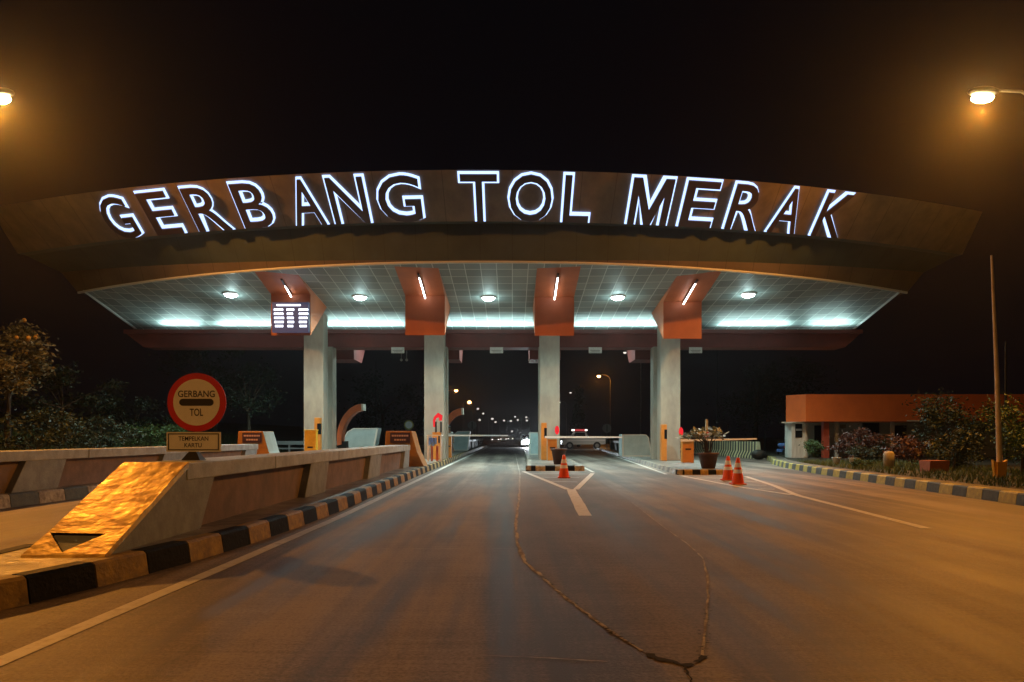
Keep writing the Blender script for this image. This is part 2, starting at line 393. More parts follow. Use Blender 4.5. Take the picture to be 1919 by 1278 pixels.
def resample(pts, step):
    out = [Vector(pts[0])]; acc = 0.0
    for a, b in zip(pts[:-1], pts[1:]):
        a = Vector(a); b = Vector(b); L = (b - a).length; d = step - acc
        while d < L:
            out.append(a + (b - a) * d / L); d += step
        acc = L - (d - step)
    return out
def kerb(pts, w, h, step, mats, side, name='kerb', phase=0):
    """pts: outer line at road level; the kerb's body lies on `side` (+1 = left of travel)"""
    ps = resample([(p[0], p[1]) for p in pts], step)
    mb = MB()
    for i in range(len(ps) - 1):
        a, b = ps[i], ps[i + 1]
        d0 = (ps[min(i + 1, len(ps) - 1)] - ps[max(i - 1, 0)]).normalized(); d1 = (ps[min(i + 2, len(ps) - 1)] - ps[i]).normalized()
        n0 = Vector((-d0.y, d0.x)) * side; n1 = Vector((-d1.y, d1.x)) * side
        g = (b - a) * 0.012
        a2 = a + g; b2 = b - g
        c = h * random.uniform(0.985, 1.01)
        prof = lambda p, n: [(p.x, p.y, 0), (p.x + n.x * 0.03, p.y + n.y * 0.03, c - 0.025), (p.x + n.x * 0.06, p.y + n.y * 0.06, c), (p.x + n.x * w, p.y + n.y * w, c), (p.x + n.x * w, p.y + n.y * w, 0)]
        vs = prof(a2, n0) + prof(b2, n1)
        mb.add(vs, [(k, k + 5, k + 6, k + 1) for k in range(4)] + [(0, 1, 2, 3, 4), (9, 8, 7, 6, 5)], (i + phase) % len(mats))
    o = mb.build(name, mats)
    bpy.context.view_layer.update()
    bm = bmesh.new(); bm.from_mesh(o.data); bmesh.ops.recalc_face_normals(bm, faces=bm.faces); bm.to_mesh(o.data); bm.free()
    return tag(o, kind='structure')
def slab(pts, h, name='traffic_island'):
    return tag(MB().prism_z(pts, 0.0, h).build(name, M['island']), kind='structure')

# island under column two (long, with the near parapet)
k2 = [(-4.45, 4.9), (-4.1, 5.15), (-3.83, 5.7), (-3.62, 6.4), (-3.36, 7.7), (-3.17, 9.1), (-3.05, 11.2), (-2.98, 14), (-3.06, 19), (-3.1, 27), (-3.08, 37), (-3.15, 46), (-3.22, 66), (-3.3, 105)]
kerb(k2, 0.2, 0.22, 0.68, [M['kerb_y'], M['kerb_k']], 1, phase=1)
kerb([(-5.05, 105), (-5.0, 50), (-4.95, 8), (-4.85, 5.4), (-4.45, 4.9)], 0.2, 0.22, 0.68, [M['kerb_y'], M['kerb_k']], 1)
slab([(-4.45, 5.05)] + [(x - 0.17, y + 0.02) for x, y in k2[2:]] + [(-4.9, 105), (-4.86, 50), (-4.8, 8), (-4.72, 5.5)], 0.215)
# island under column one
k1 = [(-9.9, 5.6), (-9.5, 6.0), (-9.25, 7.0), (-9.2, 14), (-9.05, 17), (-8.85, 25), (-8.8, 46), (-8.9, 70)]
kerb(k1, 0.2, 0.24, 0.8, [M['kerb_w'], M['kerb_g']], 1)
slab([(-9.9, 5.8)] + [(x - 0.17, y) for x, y in k1[2:]] + [(-10.9, 70), (-10.9, 8), (-10.6, 6)], 0.235)
kerb([(-11.05, 70), (-11.05, 8), (-10.7, 5.9), (-9.9, 5.6)], 0.2, 0.24, 0.8, [M['kerb_w'], M['kerb_g']], 1)
# island under column three
k3a = [(0.52, 29.2), (2.74, 29.2)]
k3b = [(2.74, 29.2), (2.9, 37), (3.0, 66)]
kerb(k3a, 0.22, 0.2, 0.37, [M['kerb_k'], M['kerb_w']], 1, phase=0)
kerb([(0.52, 29.2), (0.72, 37), (0.95, 66)], 0.2, 0.2, 0.6, [M['kerb_w'], M['island']], -1)
kerb(k3b, 0.2, 0.2, 0.6, [M['kerb_w'], M['island']], 1)
slab([(0.66, 29.35), (2.6, 29.35), (2.78, 37), (2.88, 66), (1.1, 66), (0.88, 37)], 0.195)
# island under column four
kerb([(5.6, 26.3), (7.75, 26.3)], 0.22, 0.17, 0.27, [M['kerb_k'], M['kerb_y']], 1)
kerb([(5.6, 26.3), (6.2, 37), (7.0, 50), (9.0, 86)], 0.2, 0.17, 0.6, [M['kerb_w'], M['island']], -1)
kerb([(7.75, 26.3), (8.5, 30), (9.0, 37), (9.6, 52), (10.2, 86)], 0.2, 0.17, 0.6, [M['kerb_w'], M['island']], 1)
slab([(5.75, 26.45), (7.6, 26.45), (8.35, 30), (8.85, 37), (9.45, 52), (10.05, 86), (9.15, 86), (7.15, 50), (6.35, 37)], 0.165)
# right-hand kerb and verge
kerb(kerb_r[1:], 0.25, 0.23, 0.62, [M['kerb_yy'], M['kerb_g']], -1)
verge = [(x + 0.2, y) for x, y in kerb_r] + [(15.3, 46), (15.7, 66), (17, 130), (120, 130), (120, -40)]
tag(MB().add([(x, y, 0.2) for x, y in verge], [tuple(range(len(verge)))]).build('grass_verge', M['soil']), kind='structure')
path = [(x + 0.22, y) for x, y in kerb_r[1:]] + [(x + 0.75, y) for x, y in kerb_r[1:]][::-1]
tag(MB().add([(x, y, 0.212) for x, y in path], [tuple(range(len(path)))]).build('path', M['island']), kind='structure')
# bank on the left
bank = MB()
xs = [-17.5, -19, -22, -28, -40, -90]; zs = [0.0, 0.5, 1.3, 2.2, 3.2, 4.0]
for i in range(5):
    for j in range(12):
        y0 = -40 + j * 20
        bank.add([(xs[i], y0, zs[i]), (xs[i + 1], y0, zs[i + 1]), (xs[i + 1], y0 + 20, zs[i + 1]), (xs[i], y0 + 20, zs[i])], [(3, 2, 1, 0)], 0, True)
tag(bank.build('bank', M['soil']), kind='structure')

# ------------------------------------------------------------------ markings and slab seams
def strip(mb, pts, w, z, jitter=0.0, seg=None):
    ps = [Vector((p[0], p[1])) for p in pts]
    if seg: ps = resample(ps, seg)
    vs = []
    for i, p in enumerate(ps):
        d = (ps[min(i + 1, len(ps) - 1)] - ps[max(i - 1, 0)]).normalized(); n = Vector((-d.y, d.x))
        ww = w * (1 + random.uniform(-jitter, jitter)) / 2
        off = n * random.uniform(-jitter, jitter) * w * 0.8
        vs += [(p.x + off.x - n.x * ww, p.y + off.y - n.y * ww, z), (p.x + off.x + n.x * ww, p.y + off.y + n.y * ww, z)]
    mb.add(vs, [(2 * i, 2 * i + 2, 2 * i + 3, 2 * i + 1)[::-1] for i in range(len(ps) - 1)])
def G2(u, v): p = on_ground(u, v); return (p.x, p.y)
pl = [G2(*q) for q in [(975, 889), (973, 940), (967, 978), (968, 1015), (985, 1053), (1020, 1085), (1060, 1120), (1100, 1150), (1135, 1178), (1180, 1208), (1213, 1226), (1247, 1238), (1275, 1248), (1306, 1244)]]
pr = [G2(*q) for q in [(1317, 1230), (1322, 1180), (1327, 1130), (1327, 1085), (1318, 1046), (1290, 1021), (1240, 985), (1185, 942), (1130, 905), (1102, 886)]]
poly = pl + pr
tag(MB().add([(x, y, 0.004) for x, y in poly], [tuple(range(len(poly)))]).build('road_patch', M['patch']), kind='structure')
mb = MB()
strip(mb, [(-3.05, -6), (-2.95, 4.7), (-2.86, 8), (-2.78, 12.5), (-2.8, 23), (-2.86, 37), (-2.98, 100)], 0.14, 0.0045, 0.03, 0.8)
tag(mb.build('road_marking', M['line']), kind='structure')
mb = MB()
strip(mb, [(0.42, 28.7), (1.40, 18.6)], 0.15, 0.009, 0.03, 0.7)
strip(mb, [(2.83, 27.2), (1.52, 18.6)], 0.15, 0.0092, 0.03, 0.7)
strip(mb, [(1.44, 18.9), (1.17, 12.0)], 0.22, 0.0095, 0.03, 0.7)
for yy, a, b in [(27.0, 0.65, 2.75), (24.6, 0.95, 2.45), (22.3, 1.12, 2.1)]:
    strip(mb, [(a, yy), (b, yy - 0.4)], 0.12, 0.0085, 0.05, 0.4)
strip(mb, [(2.95, 28.0), (3.05, 37), (3.15, 66)], 0.12, 0.0087, 0.05, 0.7)
tag(mb.build('road_marking', M['line']), kind='structure')
mb = MB()
strip(mb, [(7.6, 25.2), (6.95, 20.6), (6.3, 17.1), (5.84, 10.7)], 0.15, 0.0045, 0.04, 0.6)
strip(mb, [(5.6, 25.6), (5.85, 20), (6.25, 17.0)], 0.14, 0.0047, 0.04, 0.6)
for yy, a, b in [(24.3, 5.8, 7.4), (22.6, 5.9, 7.15), (20.8, 6.0, 6.85), (19.2, 6.1, 6.6)]:
    strip(mb, [(a, yy), (b, yy - 0.3)], 0.12, 0.005, 0.05, 0.4)
strip(mb, [(5.3, 26.6), (5.95, 37), (6.75, 50), (8.7, 86)], 0.12, 0.0052, 0.05, 0.7)
tag(mb.build('road_marking', M['line']), kind='structure')
mb = MB()
strip(mb, [pl[0], (pl[0][0] - 0.02, 60)], 0.03, 0.0056, 0.3, 0.4)
strip(mb, pl[:6], 0.036, 0.0057, 0.5, 0.16)
strip(mb, pl[5:11], 0.022, 0.00575, 0.6, 0.09)
strip(mb, pr[:8], 0.016, 0.0058, 0.4, 0.11)
strip(mb, [G2(900, 1230), G2(1000, 1233), G2(1140, 1241)], 0.012, 0.0056, 0.6, 0.05)
for yy in (8.9, 13.4, 18.1, 23.0):
    strip(mb, [(-2.75, yy), (pl[0][0] - 0.1, yy + 0.05)], 0.012, 0.0056, 0.6, 0.1)
tag(mb.build('slab_seam', M['seam']), kind='structure')
mb = MB()
def crumbs(pts, n, spread, size):
    ps = resample(pts, 0.02)
    for _ in range(n):
        i = int(random.random() * (len(ps) - 1)); p = ps[i]
        c = Vector((p.x + random.gauss(0, spread), p.y + random.gauss(0, spread)))
        r = size * random.uniform(0.3, 1.2); k = random.randint(5, 8); a0 = random.random() * 6
        mb.add([(c.x + r * random.uniform(0.6, 1.5) * math.cos(a0 + 2 * PI * j / k), c.y + r * random.uniform(0.4, 1.0) * math.sin(a0 + 2 * PI * j / k), 0.0064 + random.random() * 0.0015) for j in range(k)], [tuple(range(k))])
crumbs(pl[2:5], 14, 0.022, 0.014)
crumbs(pl[5:11], 48, 0.012, 0.012)
crumbs(pr[:3], 26, 0.022, 0.013)
crumbs(pl[8:10], 10, 0.02, 0.022)
strip(mb, pl[10:], 0.045, 0.0062, 0.6, 0.03)
strip(mb, [pr[0], pl[-1]], 0.03, 0.0063, 0.5, 0.03)
strip(mb, [G2(1282, 1250), G2(1290, 1262), G2(1299, 1285), G2(1300, 1330)], 0.014, 0.0061, 0.7, 0.03)
tag(mb.build('road_crack', M['crumb']), kind='structure')

# ------------------------------------------------------------------ the toll gate canopy
CX = -0.9
def qt(X): return ((X + 1.4) / 18.7) ** 2
def qb(X): return ((X + 1.1) / 18.7) ** 2
def q_(X): return ((X - CX) / 18.7) ** 2
def canopy_pts(s):
    """profile at parameter s in [-1, 1] across the canopy"""
    out = []
    XA = CX + s * 20.1; out.append(Vector((XA, 26.6 + 4.1 * qt(XA), 10.47)))       # top edge
    XB = CX + s * 20.6; out.append(Vector((XB, 28.6 + 4.25 * qb(XB), 9.25)))        # foot of the sign band
    XC = CX + s * 20.5; out.append(Vector((XC, 29.0 + 4.35 * qb(XC), 9.27)))        # return
    XE = CX + s * 19.2; E = Vector((XE, 29.5 + 6.0 * q_(XE), 7.97))
    t = 0.05 + 0.95 * min(1.0, max(0.0, q_(XE) - 0.02)) ** 0.8 * 0.85
    XD = CX + s * (19.2 + 0.9 * t / 1.28); D = Vector((XD, 29.42 + 5.9 * q_(XE) - 0.10 * t, 7.97 + t))
    out.append(D); out.append(E)
    return out
gate = empty('toll_gate_canopy', (CX, 38, 0), 'huge bow-fronted toll gate canopy with a brown sign band over a dark tiled soffit', 'toll gate')
NS = 64
prof = [canopy_pts(-1 + 2 * i / NS) for i in range(NS + 1)]
def ruled(mb, k0, k1, flip=False, mi=0):
    vs = []
    for i in range(NS + 1): vs += [prof[i][k0], prof[i][k1]]
    f = [(2 * i, 2 * i + 1, 2 * i + 3, 2 * i + 2) for i in range(NS)]
    mb.add(vs, [a[::-1] if flip else a for a in f], mi, True)
mb = MB(); ruled(mb, 0, 1); mb.build('sign_band', M['band'], gate)
mb = MB(); ruled(mb, 1, 2); ruled(mb, 2, 3); mb.build('recessed_fascia', M['recess'], gate)
mb = MB(); ruled(mb, 3, 4); mb.build('lower_lip', M['lip'], gate)
# bright edge trim under the lip
mb = MB()
for i in range(NS):
    a, b = prof[i][4], prof[i + 1][4]
    v = [a + Vector((0, -0.04, 0.03)), b + Vector((0, -0.04, 0.03)), b + Vector((0, -0.04, -0.05)), a + Vector((0, -0.04, -0.05)), a + Vector((0, 0.08, -0.05)), b + Vector((0, 0.08, -0.05))]
    mb.add(v, [(0, 3, 2, 1), (3, 4, 5, 2)], 0, True)
mb.build('edge_trim', M['trim'], gate)
# roof, ends and rear skirt
mb = MB()
rear = [Vector((CX + s * 20.1, 49.5, 10.47)) for s in [-1 + 2 * i / NS for i in range(NS + 1)]]
rlow = [Vector((CX + s * 19.2, 47.5, 7.97)) for s in [-1 + 2 * i / NS for i in range(NS + 1)]]
for i in range(NS):
    mb.add([prof[i][0], prof[i + 1][0], rear[i + 1], rear[i]], [(0, 1, 2, 3)])
    mb.add([rear[i], rear[i + 1], rlow[i + 1], rlow[i]], [(0, 1, 2, 3)])
for i, fl in ((0, 1), (NS, 0)):
    pts = prof[i] + [rlow[i], rear[i]]
    mb.add(pts, [tuple(range(7))[::-1] if fl else tuple(range(7))])
mb.build('roof', M['roof'], gate)
# tiled soffit: front, rear
SX0, SX1 = -19.6, 17.8
SZ1, SY1 = 6.93, 40.3
def sof_front(X): return (29.5 + 6.0 * q_(X), 7.97)
def sof_z(X, Y):
    y0, z0 = sof_front(X)
    return z0 + (SZ1 - z0) * (Y - y0) / (SY1 - y0)
mb = MB(); n = 60; m_ = 10
vs = []
for i in range(n + 1):
    X = SX0 + (SX1 - SX0) * i / n; y0, z0 = sof_front(X)
    for j in range(m_ + 1):
        t = j / m_; vs.append((X, y0 + (SY1 - y0) * t, z0 - 0.01 + (SZ1 - z0) * t))
fs = [(i * (m_ + 1) + j, i * (m_ + 1) + j + 1, (i + 1) * (m_ + 1) + j + 1, (i + 1) * (m_ + 1) + j) for i in range(n) for j in range(m_)]
mb.add(vs, fs, 0, True)
mb.add([(SX0, 40.3, 6.93), (SX1, 40.3, 6.93), (SX1, 47.4, 7.96), (SX0, 47.4, 7.96)], [(3, 2, 1, 0)])
mb.build('tiled_soffit', M['soffit'], gate)
# side edges of the soffit
for X in (SX0, SX1):
    y0, z0 = sof_front(X)
    p = Vector((X, y0, z0)); q = Vector((X, SY1, SZ1)); w = 0.07
    MB().add([p + Vector((-w, 0, -.03)), p + Vector((w, 0, -.03)), q + Vector((w, 0, -.03)), q + Vector((-w, 0, -.03)), p + Vector((-w, 0, .12)), p + Vector((w, 0, .12)), q + Vector((w, 0, .12)), q + Vector((-w, 0, .12))],
             [(0, 1, 2, 3), (7, 6, 5, 4), (0, 4, 5, 1), (1, 5, 6, 2), (2, 6, 7, 3), (3, 7, 4, 0)]).build('side_trim', M['trim'], gate)
# cross beam
mb = MB()
mb.add([(-19.6, 39.2, 6.55), (17.7, 39.2, 6.55), (16.9, 39.3, 5.83), (-18.7, 39.3, 5.83), (-19.6, 40.6, 6.55), (17.7, 40.6, 6.55), (16.9, 40.6, 5.83), (-18.7, 40.6, 5.83)],
       [(0, 3, 2, 1), (4, 5, 6, 7), (0, 4, 7, 3), (1, 2, 6, 5), (3, 7, 6, 2), (0, 1, 5, 4)])
mb.build('cross_beam', M['maroon'], gate)
mb = MB().box(-19.6, 17.7, 39.02, 39.19, 6.50, 6.70); mb.build('beam_lip', M['maroon'], gate)
MB().box(-19.6, 17.7, 40.33, 40.37, 6.5, 6.99).build('cove_back', M['soffit'], gate)
# brackets, columns
COLX = [-9.49, -3.73, 1.81, 7.58]
YF = [33.3, 33.2, 33.4, 34.4]
LIT = [(-9.49, 33.3), ]
for i, X in enumerate(COLX):
    yf = YF[i]; xb = X + (0.0 if i else -0.03)
    if i == 2: xb = X + 0.02
    y0, z0 = sof_front(X)
    zs0 = sof_z(X, y0 + 0.35) ; zf = sof_z(X, yf)
    yr = yf + 3.0
    mb = MB().prism_x([(y0 + 0.30, zs0 + 0.02), (yf, zf - 0.28), (yf, 5.65), (yr, sof_z(X, yr) + 0.02)][::-1], xb - 0.85, xb + 0.85)
    mb.build('bracket', M['terra'], gate)
    for (ya, yb, zt) in ((37.0, 37.9, sof_z(X, 37.5) + 0.0), (38.9, 39.8, 5.82)):
        xo = 0 if ya < 38 else (0.0)
        c = MB().box(X - 0.47 + xo, X + 0.47 + xo, ya, min(yb, 39.75), 0.19 if i != 3 else 0.16, zt)
        c.build('column', M['column'], gate, bevel=0.02)
    # rear bracket
    mb = MB().prism_x([(42.3, 7.2), (42.3, 5.52), (44.5, 5.52), (47.2, 7.93)], X - 0.85, X + 0.85)
    mb.build('bracket', M['maroon'], gate)
# tube lights under the brackets
for i, X in enumerate(COLX):
    y0, z0 = sof_front(X); yf = YF[i]
    ya, yb = y0 + 1.0, yf - 0.12
    za = sof_z(X, y0 + 0.35) + (sof_z(X, yf) - 0.28 - sof_z(X, y0 + 0.35)) * 0.25 - 0.10; zb = sof_z(X, yf) - 0.28 - 0.09
    h = MB().tube([(X + 0.02, ya, za + 0.05), (X + 0.02, yb, zb + 0.05)], 0.045, 6).build('tube_fitting', M['housing'], gate)
    MB().tube([(X + 0.02, ya + 0.3, za - 0.03), (X + 0.02, yb, zb - 0.03)], 0.028, 8).build('light_tube', M['tube'], h)
# downlights
def spot(name, loc, power, col, size, blend, parent=None, rad=0.1, rot=(0, 0, 0)):
    d = bpy.data.lights.new(name, 'SPOT'); d.energy = power; d.color = col; d.spot_size = R(size); d.spot_blend = blend; d.shadow_soft_size = rad
    o = bpy.data.objects.new(name, d); COL.objects.link(o); o.rotation_euler = rot
    off = Vector((0, 0, 0)); p = parent
    while p is not None: off += p.location; p = p.parent
    o.location = Vector(loc) - off; o.parent = parent
    return o
def pointl(name, loc, power, col, parent=None, rad=0.12):
    d = bpy.data.lights.new(name, 'POINT'); d.energy = power; d.color = col; d.shadow_soft_size = rad
    o = bpy.data.objects.new(name, d); COL.objects.link(o)
    off = Vector((0, 0, 0)); p = parent
    while p is not None: off += p.location; p = p.parent
    o.location = Vector(loc) - off; o.parent = parent
    return o
for X in (-12.5, -6.75, -1.05, 4.7, 10.5):
    Y = 34.4; z = sof_z(X, Y)
    MB().lathe([(0.0, -0.03), (0.28, -0.03), (0.34, -0.05), (0.36, 0.0), (0.36, 0.04)], (X, Y, z), 20).build('downlight_ring', M['trim'], gate)
    MB().lathe([(0.0, -0.17), (0.15, -0.155), (0.25, -0.10), (0.27, -0.04)], (X, Y, z), 20).build('downlight', M['down'], gate)
    spot('downlight_lamp', (X, Y, z - 0.22), 2100, TEAL, 150, 0.95, gate, 0.25, (R(-9), 0, 0))
    pointl('downlight_spill', (X, Y, z - 0.36), 30, TEAL, gate, 0.15)
for X in (-12.5, -6.75, -1.05, 4.7, 10.5):
    spot('rear_downlight_lamp', (X, 44, 7.3), 1000, TEAL, 160, 0.6, gate, 0.2)
    MB().lathe([(0.0, -0.075), (0.24, -0.07), (0.24, -0.0)], (X, 44, 7.46), 16).build('downlight', M['down'], gate)
# cove strips on top of the beam
for (a, b, s) in [(300, 375, 1), (408, 518, 1), (597, 757, 1.15), (833, 1002, 1.15), (1075, 1238, 1.15), (1350, 1480, 1), (1520, 1598, 1)]:
    xa = (a - 960) * 39.4 / 1450; xb = (b - 960) * 39.4 / 1450
    MB().tube([(xa, 39.7, 6.60), (xb, 39.7, 6.60)], 0.025, 6).build('cove_light', M['cove'], gate)
    d = bpy.data.lights.new('cove_lamp', 'AREA'); d.shape = 'RECTANGLE'; d.size = (xb - xa); d.size_y = 0.05; d.energy = 30 * (xb - xa) * s; d.color = TEAL
    o = bpy.data.objects.new('cove_lamp', d); COL.objects.link(o); o.parent = gate
    o.location = Vector(((xa + xb) / 2, 39.55, 6.60)) - gate.location; o.rotation_euler = (R(180 + 35), 0, 0)
# lane plates hanging from the beam
for i, u in enumerate((746, 931, 1116, 1304)):
    X = (u - 960) * 39 / 1450
    p = MB().box(X - 0.33, X + 0.33, 38.98, 39.02, 5.50, 5.80).build('lane_plate', M['plate'], gate)
    MB().box(X - 0.25, X + 0.25, 38.97, 38.978, 5.62, 5.66).box(X - 0.2, X + 0.22, 38.97, 38.978, 5.55, 5.58).build('faded_lettering', M['sign_back'], p)
# twin lamps hung behind the beam, their brightness set by pale or grey paint
for X, mtl in ((1.12, M['plate']), (-6.0, M['sign_back'])):
    for dx in (-0.15, 0.15):
        MB().tube([(X + dx, 43.0, 5.55), (X + dx, 42.9, 5.55)], 0.075, 12).tube([(X + dx, 43.0, 5.6), (X + dx, 43.0, 7.2)], 0.012, 6).build('twin_lamp', mtl, gate)

# ------------------------------------------------------------------ illuminated letters
sign = empty('gate_sign', (CX, 28, 9.25), 'row of backlit dark letters reading GERBANG TOL MERAK on the gate', 'sign')
LETTERS = [('G', 187, 264), ('E', 265, 344), ('R', 347, 435), ('B', 438, 517), ('A', 541, 610), ('N', 615, 695), ('G', 707, 794), ('T', 863, 935), ('O', 953, 1036), ('L', 1053, 1109),
           ('M', 1174, 1261), ('E', 1271, 1347), ('R', 1357, 1436), ('A', 1440, 1509), ('K', 1519, 1598)]
def band_at(X, t):   # t from foot to top
    b = Vector((X, 28.6 + 4.25 * qb(X), 9.25)); a = Vector((X, 26.6 + 4.1 * qt(X), 10.47))
    return b + (a - b) * t
for ch, u0, u1 in LETTERS:
    uc = (u0 + u1) / 2; X = (uc - 960) / 1450 * 30
    for _ in range(12): X = (uc - 960) / 1450 * band_at(X, 0.45).y
    # the slanted stroke spread widens the box at the ends; take it off again
    Y = band_at(X, 0.45).y
    lean = abs((uc - 960) * 1.75 / Y)
    if ch in 'AO': lean *= 0.45
    elif ch in 'GT': lean *= 0.55
    w = ((u1 - u0) - lean * 0.35 - 4) * Y / 1450
    tang = (band_at(X + 0.5, 0.45) - band_at(X - 0.5, 0.45)).normalized()
    up = (band_at(X, 1) - band_at(X, 0)); h = up.length; up.normalize()
    nrm = tang.cross(up).normalized()
    if nrm.y > 0: nrm = -nrm
    hh = 2.12
    base = band_at(X, 0.05) + nrm * 0.0 - tang * w / 2
    bold = 0.004
    mb = MB(); put_text(mb, ch, base + nrm * 0.085, tang, up, w, hh, 0.05, bold)
    face = mb.build('letter', M['letter'], sign)
    mb = MB(); put_text(mb, ch, base + nrm * 0.03, tang, up, w, hh, 0.015, bold + 0.036, grow=0.075)
    mb.build('backlight', M['neon'], face)

# tariff board
tb = empty('tariff_board', (-9.45, 33.0, 5.8), 'bright white-on-dark tariff display board hung on the leftmost bracket', 'display board')
MB().box(-10.22, -8.66, 32.95, 33.15, 5.74, 7.02).build('case', M['board'], tb, bevel=0.01)
mb = MB(); mb.box(-10.02, -9.0, 32.935, 32.949, 6.86, 6.93); mb.build('display_line', M['led'], tb)
for r in range(5):
    zr = 6.66 - r * 0.175
    for (a, b) in ((-10.14, -9.72), (-9.60, -9.30), (-9.10, -8.70)):
        mb = MB(); x = a + random.uniform(0, .03) + r * 0.008
        while x < b - 0.03:
            w = random.uniform(0.04, 0.075); mb.box(x, min(x + w, b + .02), 32.935, 32.949, zr, zr + 0.085); x += w + 0.012
        mb.build('display_line', M['led'], tb)

# ------------------------------------------------------------------ street lamps
def street_lamp(x, y, z, px, label, lens, power, group, col=ORANGE, hz=0.0, rad=0.12, big=0.34):
    s = 1 if px > x else -1
    t = empty('street_lamp', (px, y, 0.0), label, 'street lamp', group)
    MB().tube([(px, y, 0.0), (px, y, 0.6)], 0.16, 12).tube([(px, y, 0.6), (px, y, z - 1.2), (px - 0.02 * s, y, z - 0.6)], [0.11, 0.075, 0.07], 12).build('pole', M['pole'], t)
    MB().tube([(px - 0.02 * s, y, z - 0.6), (px - 0.25 * s, y, z - 0.1), (px - 0.8 * s, y, z + 0.22), (x + 0.3 * s, y, z + 0.26)], [0.07, 0.055, 0.045, 0.04], 10).build('arm', M['pole'], t)
    h = MB().ball((x, y, z + 0.22), 0.5, 14, sq=(1.0, 0.42, 0.30)).build('lamp_head', M['housing'], t)
    MB().ball((x - 0.03 * s, y, z + 0.02), big, 14, sq=(1.0, 0.55, 0.42 if power and hz else 0.8)).build('lens', lens, h)
    if power and hz:          # cut-off head: thrown down and across the road
        L = spot('lamp_light', (x - 0.03 * s, y, z - 0.3), power, col, 158, 1.0, t, rad)
        L.rotation_euler = Vector((0.62 * s, 0.0, 0.78)).to_track_quat('Z', 'Y').to_euler()
        pointl('lamp_spill', (x - 0.03 * s, y, z - 0.3), power * 0.009, col, t, rad)
    elif power: pointl('lamp_light', (x - 0.03 * s, y, z - 0.3), power, col, t, rad)
    return t
NR = 'sodium street lamps along the toll road'
street_lamp(14.62, 24, 11.78, 16.6, 'glaring orange street lamp beside the right-hand road edge, nearest lamp on the right', M['sodium'], LAMP_W, NR, hz=1)
street_lamp(-15.93, 24, 11.75, -17.9, 'glaring orange street lamp at the left picture edge, cut by the frame', M['sodium'], LAMP_W, NR, hz=1)
street_lamp(13.5, -22, 11.8, 15.4, 'orange street lamp behind the viewer on the right', M['sodium'], LAMP_W * 0.38, NR, hz=1)
street_lamp(-13.5, -7, 11.8, -15.5, 'orange street lamp behind the viewer on the left', M['sodium'], LAMP_W * 0.62, NR, hz=1)
def far_lamp(u, v, Y, kind, label):
    p = at(u, v, Y); s = 1 if p.x > 0 else -1
    street_lamp(p.x, Y, p.z, p.x + 2.0 * s, label, M['sodium_far'] if kind == 'o' else M['white_far'], 900 if kind == 'o' else 0, 'distant street lamps down the road', ORANGE if kind == 'o' else (0.9, 0.95, 1), rad=0.3, big=(0.0024 if kind == 'o' else 0.0021 if Y < 100 else 0.0009 if Y == 150 else random.uniform(0.0010, 0.0017)) * Y)
for a in [(855, 732, 180, 'o', 'largest distant orange lamp right of the second column'), (880, 754, 242, 'o', 'second distant orange lamp, lower and smaller than the first'), (896, 766, 298, 'w', 'pale distant lamp third along the left row'), (906, 775, 361, 'w', 'pale distant lamp fourth along the left row'),
          (923, 785, 430, 'w', 'tiny far lamp, fifth along the left row'), (929, 791, 470, 'w', 'tiny far lamp, sixth along the left row'), (899, 787, 400, 'w', 'faint lamp low above the grey disc sign'), (1123, 705, 136, 'o', 'orange lamp hanging in the dark between the third and fourth columns'),
          (1172, 661, 99, 'w', 'white lamp just under the beam left of the fourth column'), (1070, 736, 189, 'w', 'small pale lamp right of the third column, upper of two'), (1050, 754, 242, 'w', 'small pale lamp touching the third column edge, lower of two'),
          (945, 788, 380, 'w', 'faint far lamp left of the road end'), (958, 789, 400, 'w', 'far lamp above the road end'), (966, 781, 410, 'w', 'upper far lamp of a close pair'), (971, 787, 420, 'w', 'brighter far lamp of a close pair'), (987, 782, 400, 'w', 'far lamp above the headlight, upper'), (988, 788, 430, 'w', 'far lamp above the headlight, lower'), (960, 808, 460, 'w', 'very low far lamp left of the headlight'), (1345, 792, 150, 'w', 'tiny light over the striped barrier')]:
    far_lamp(*a)

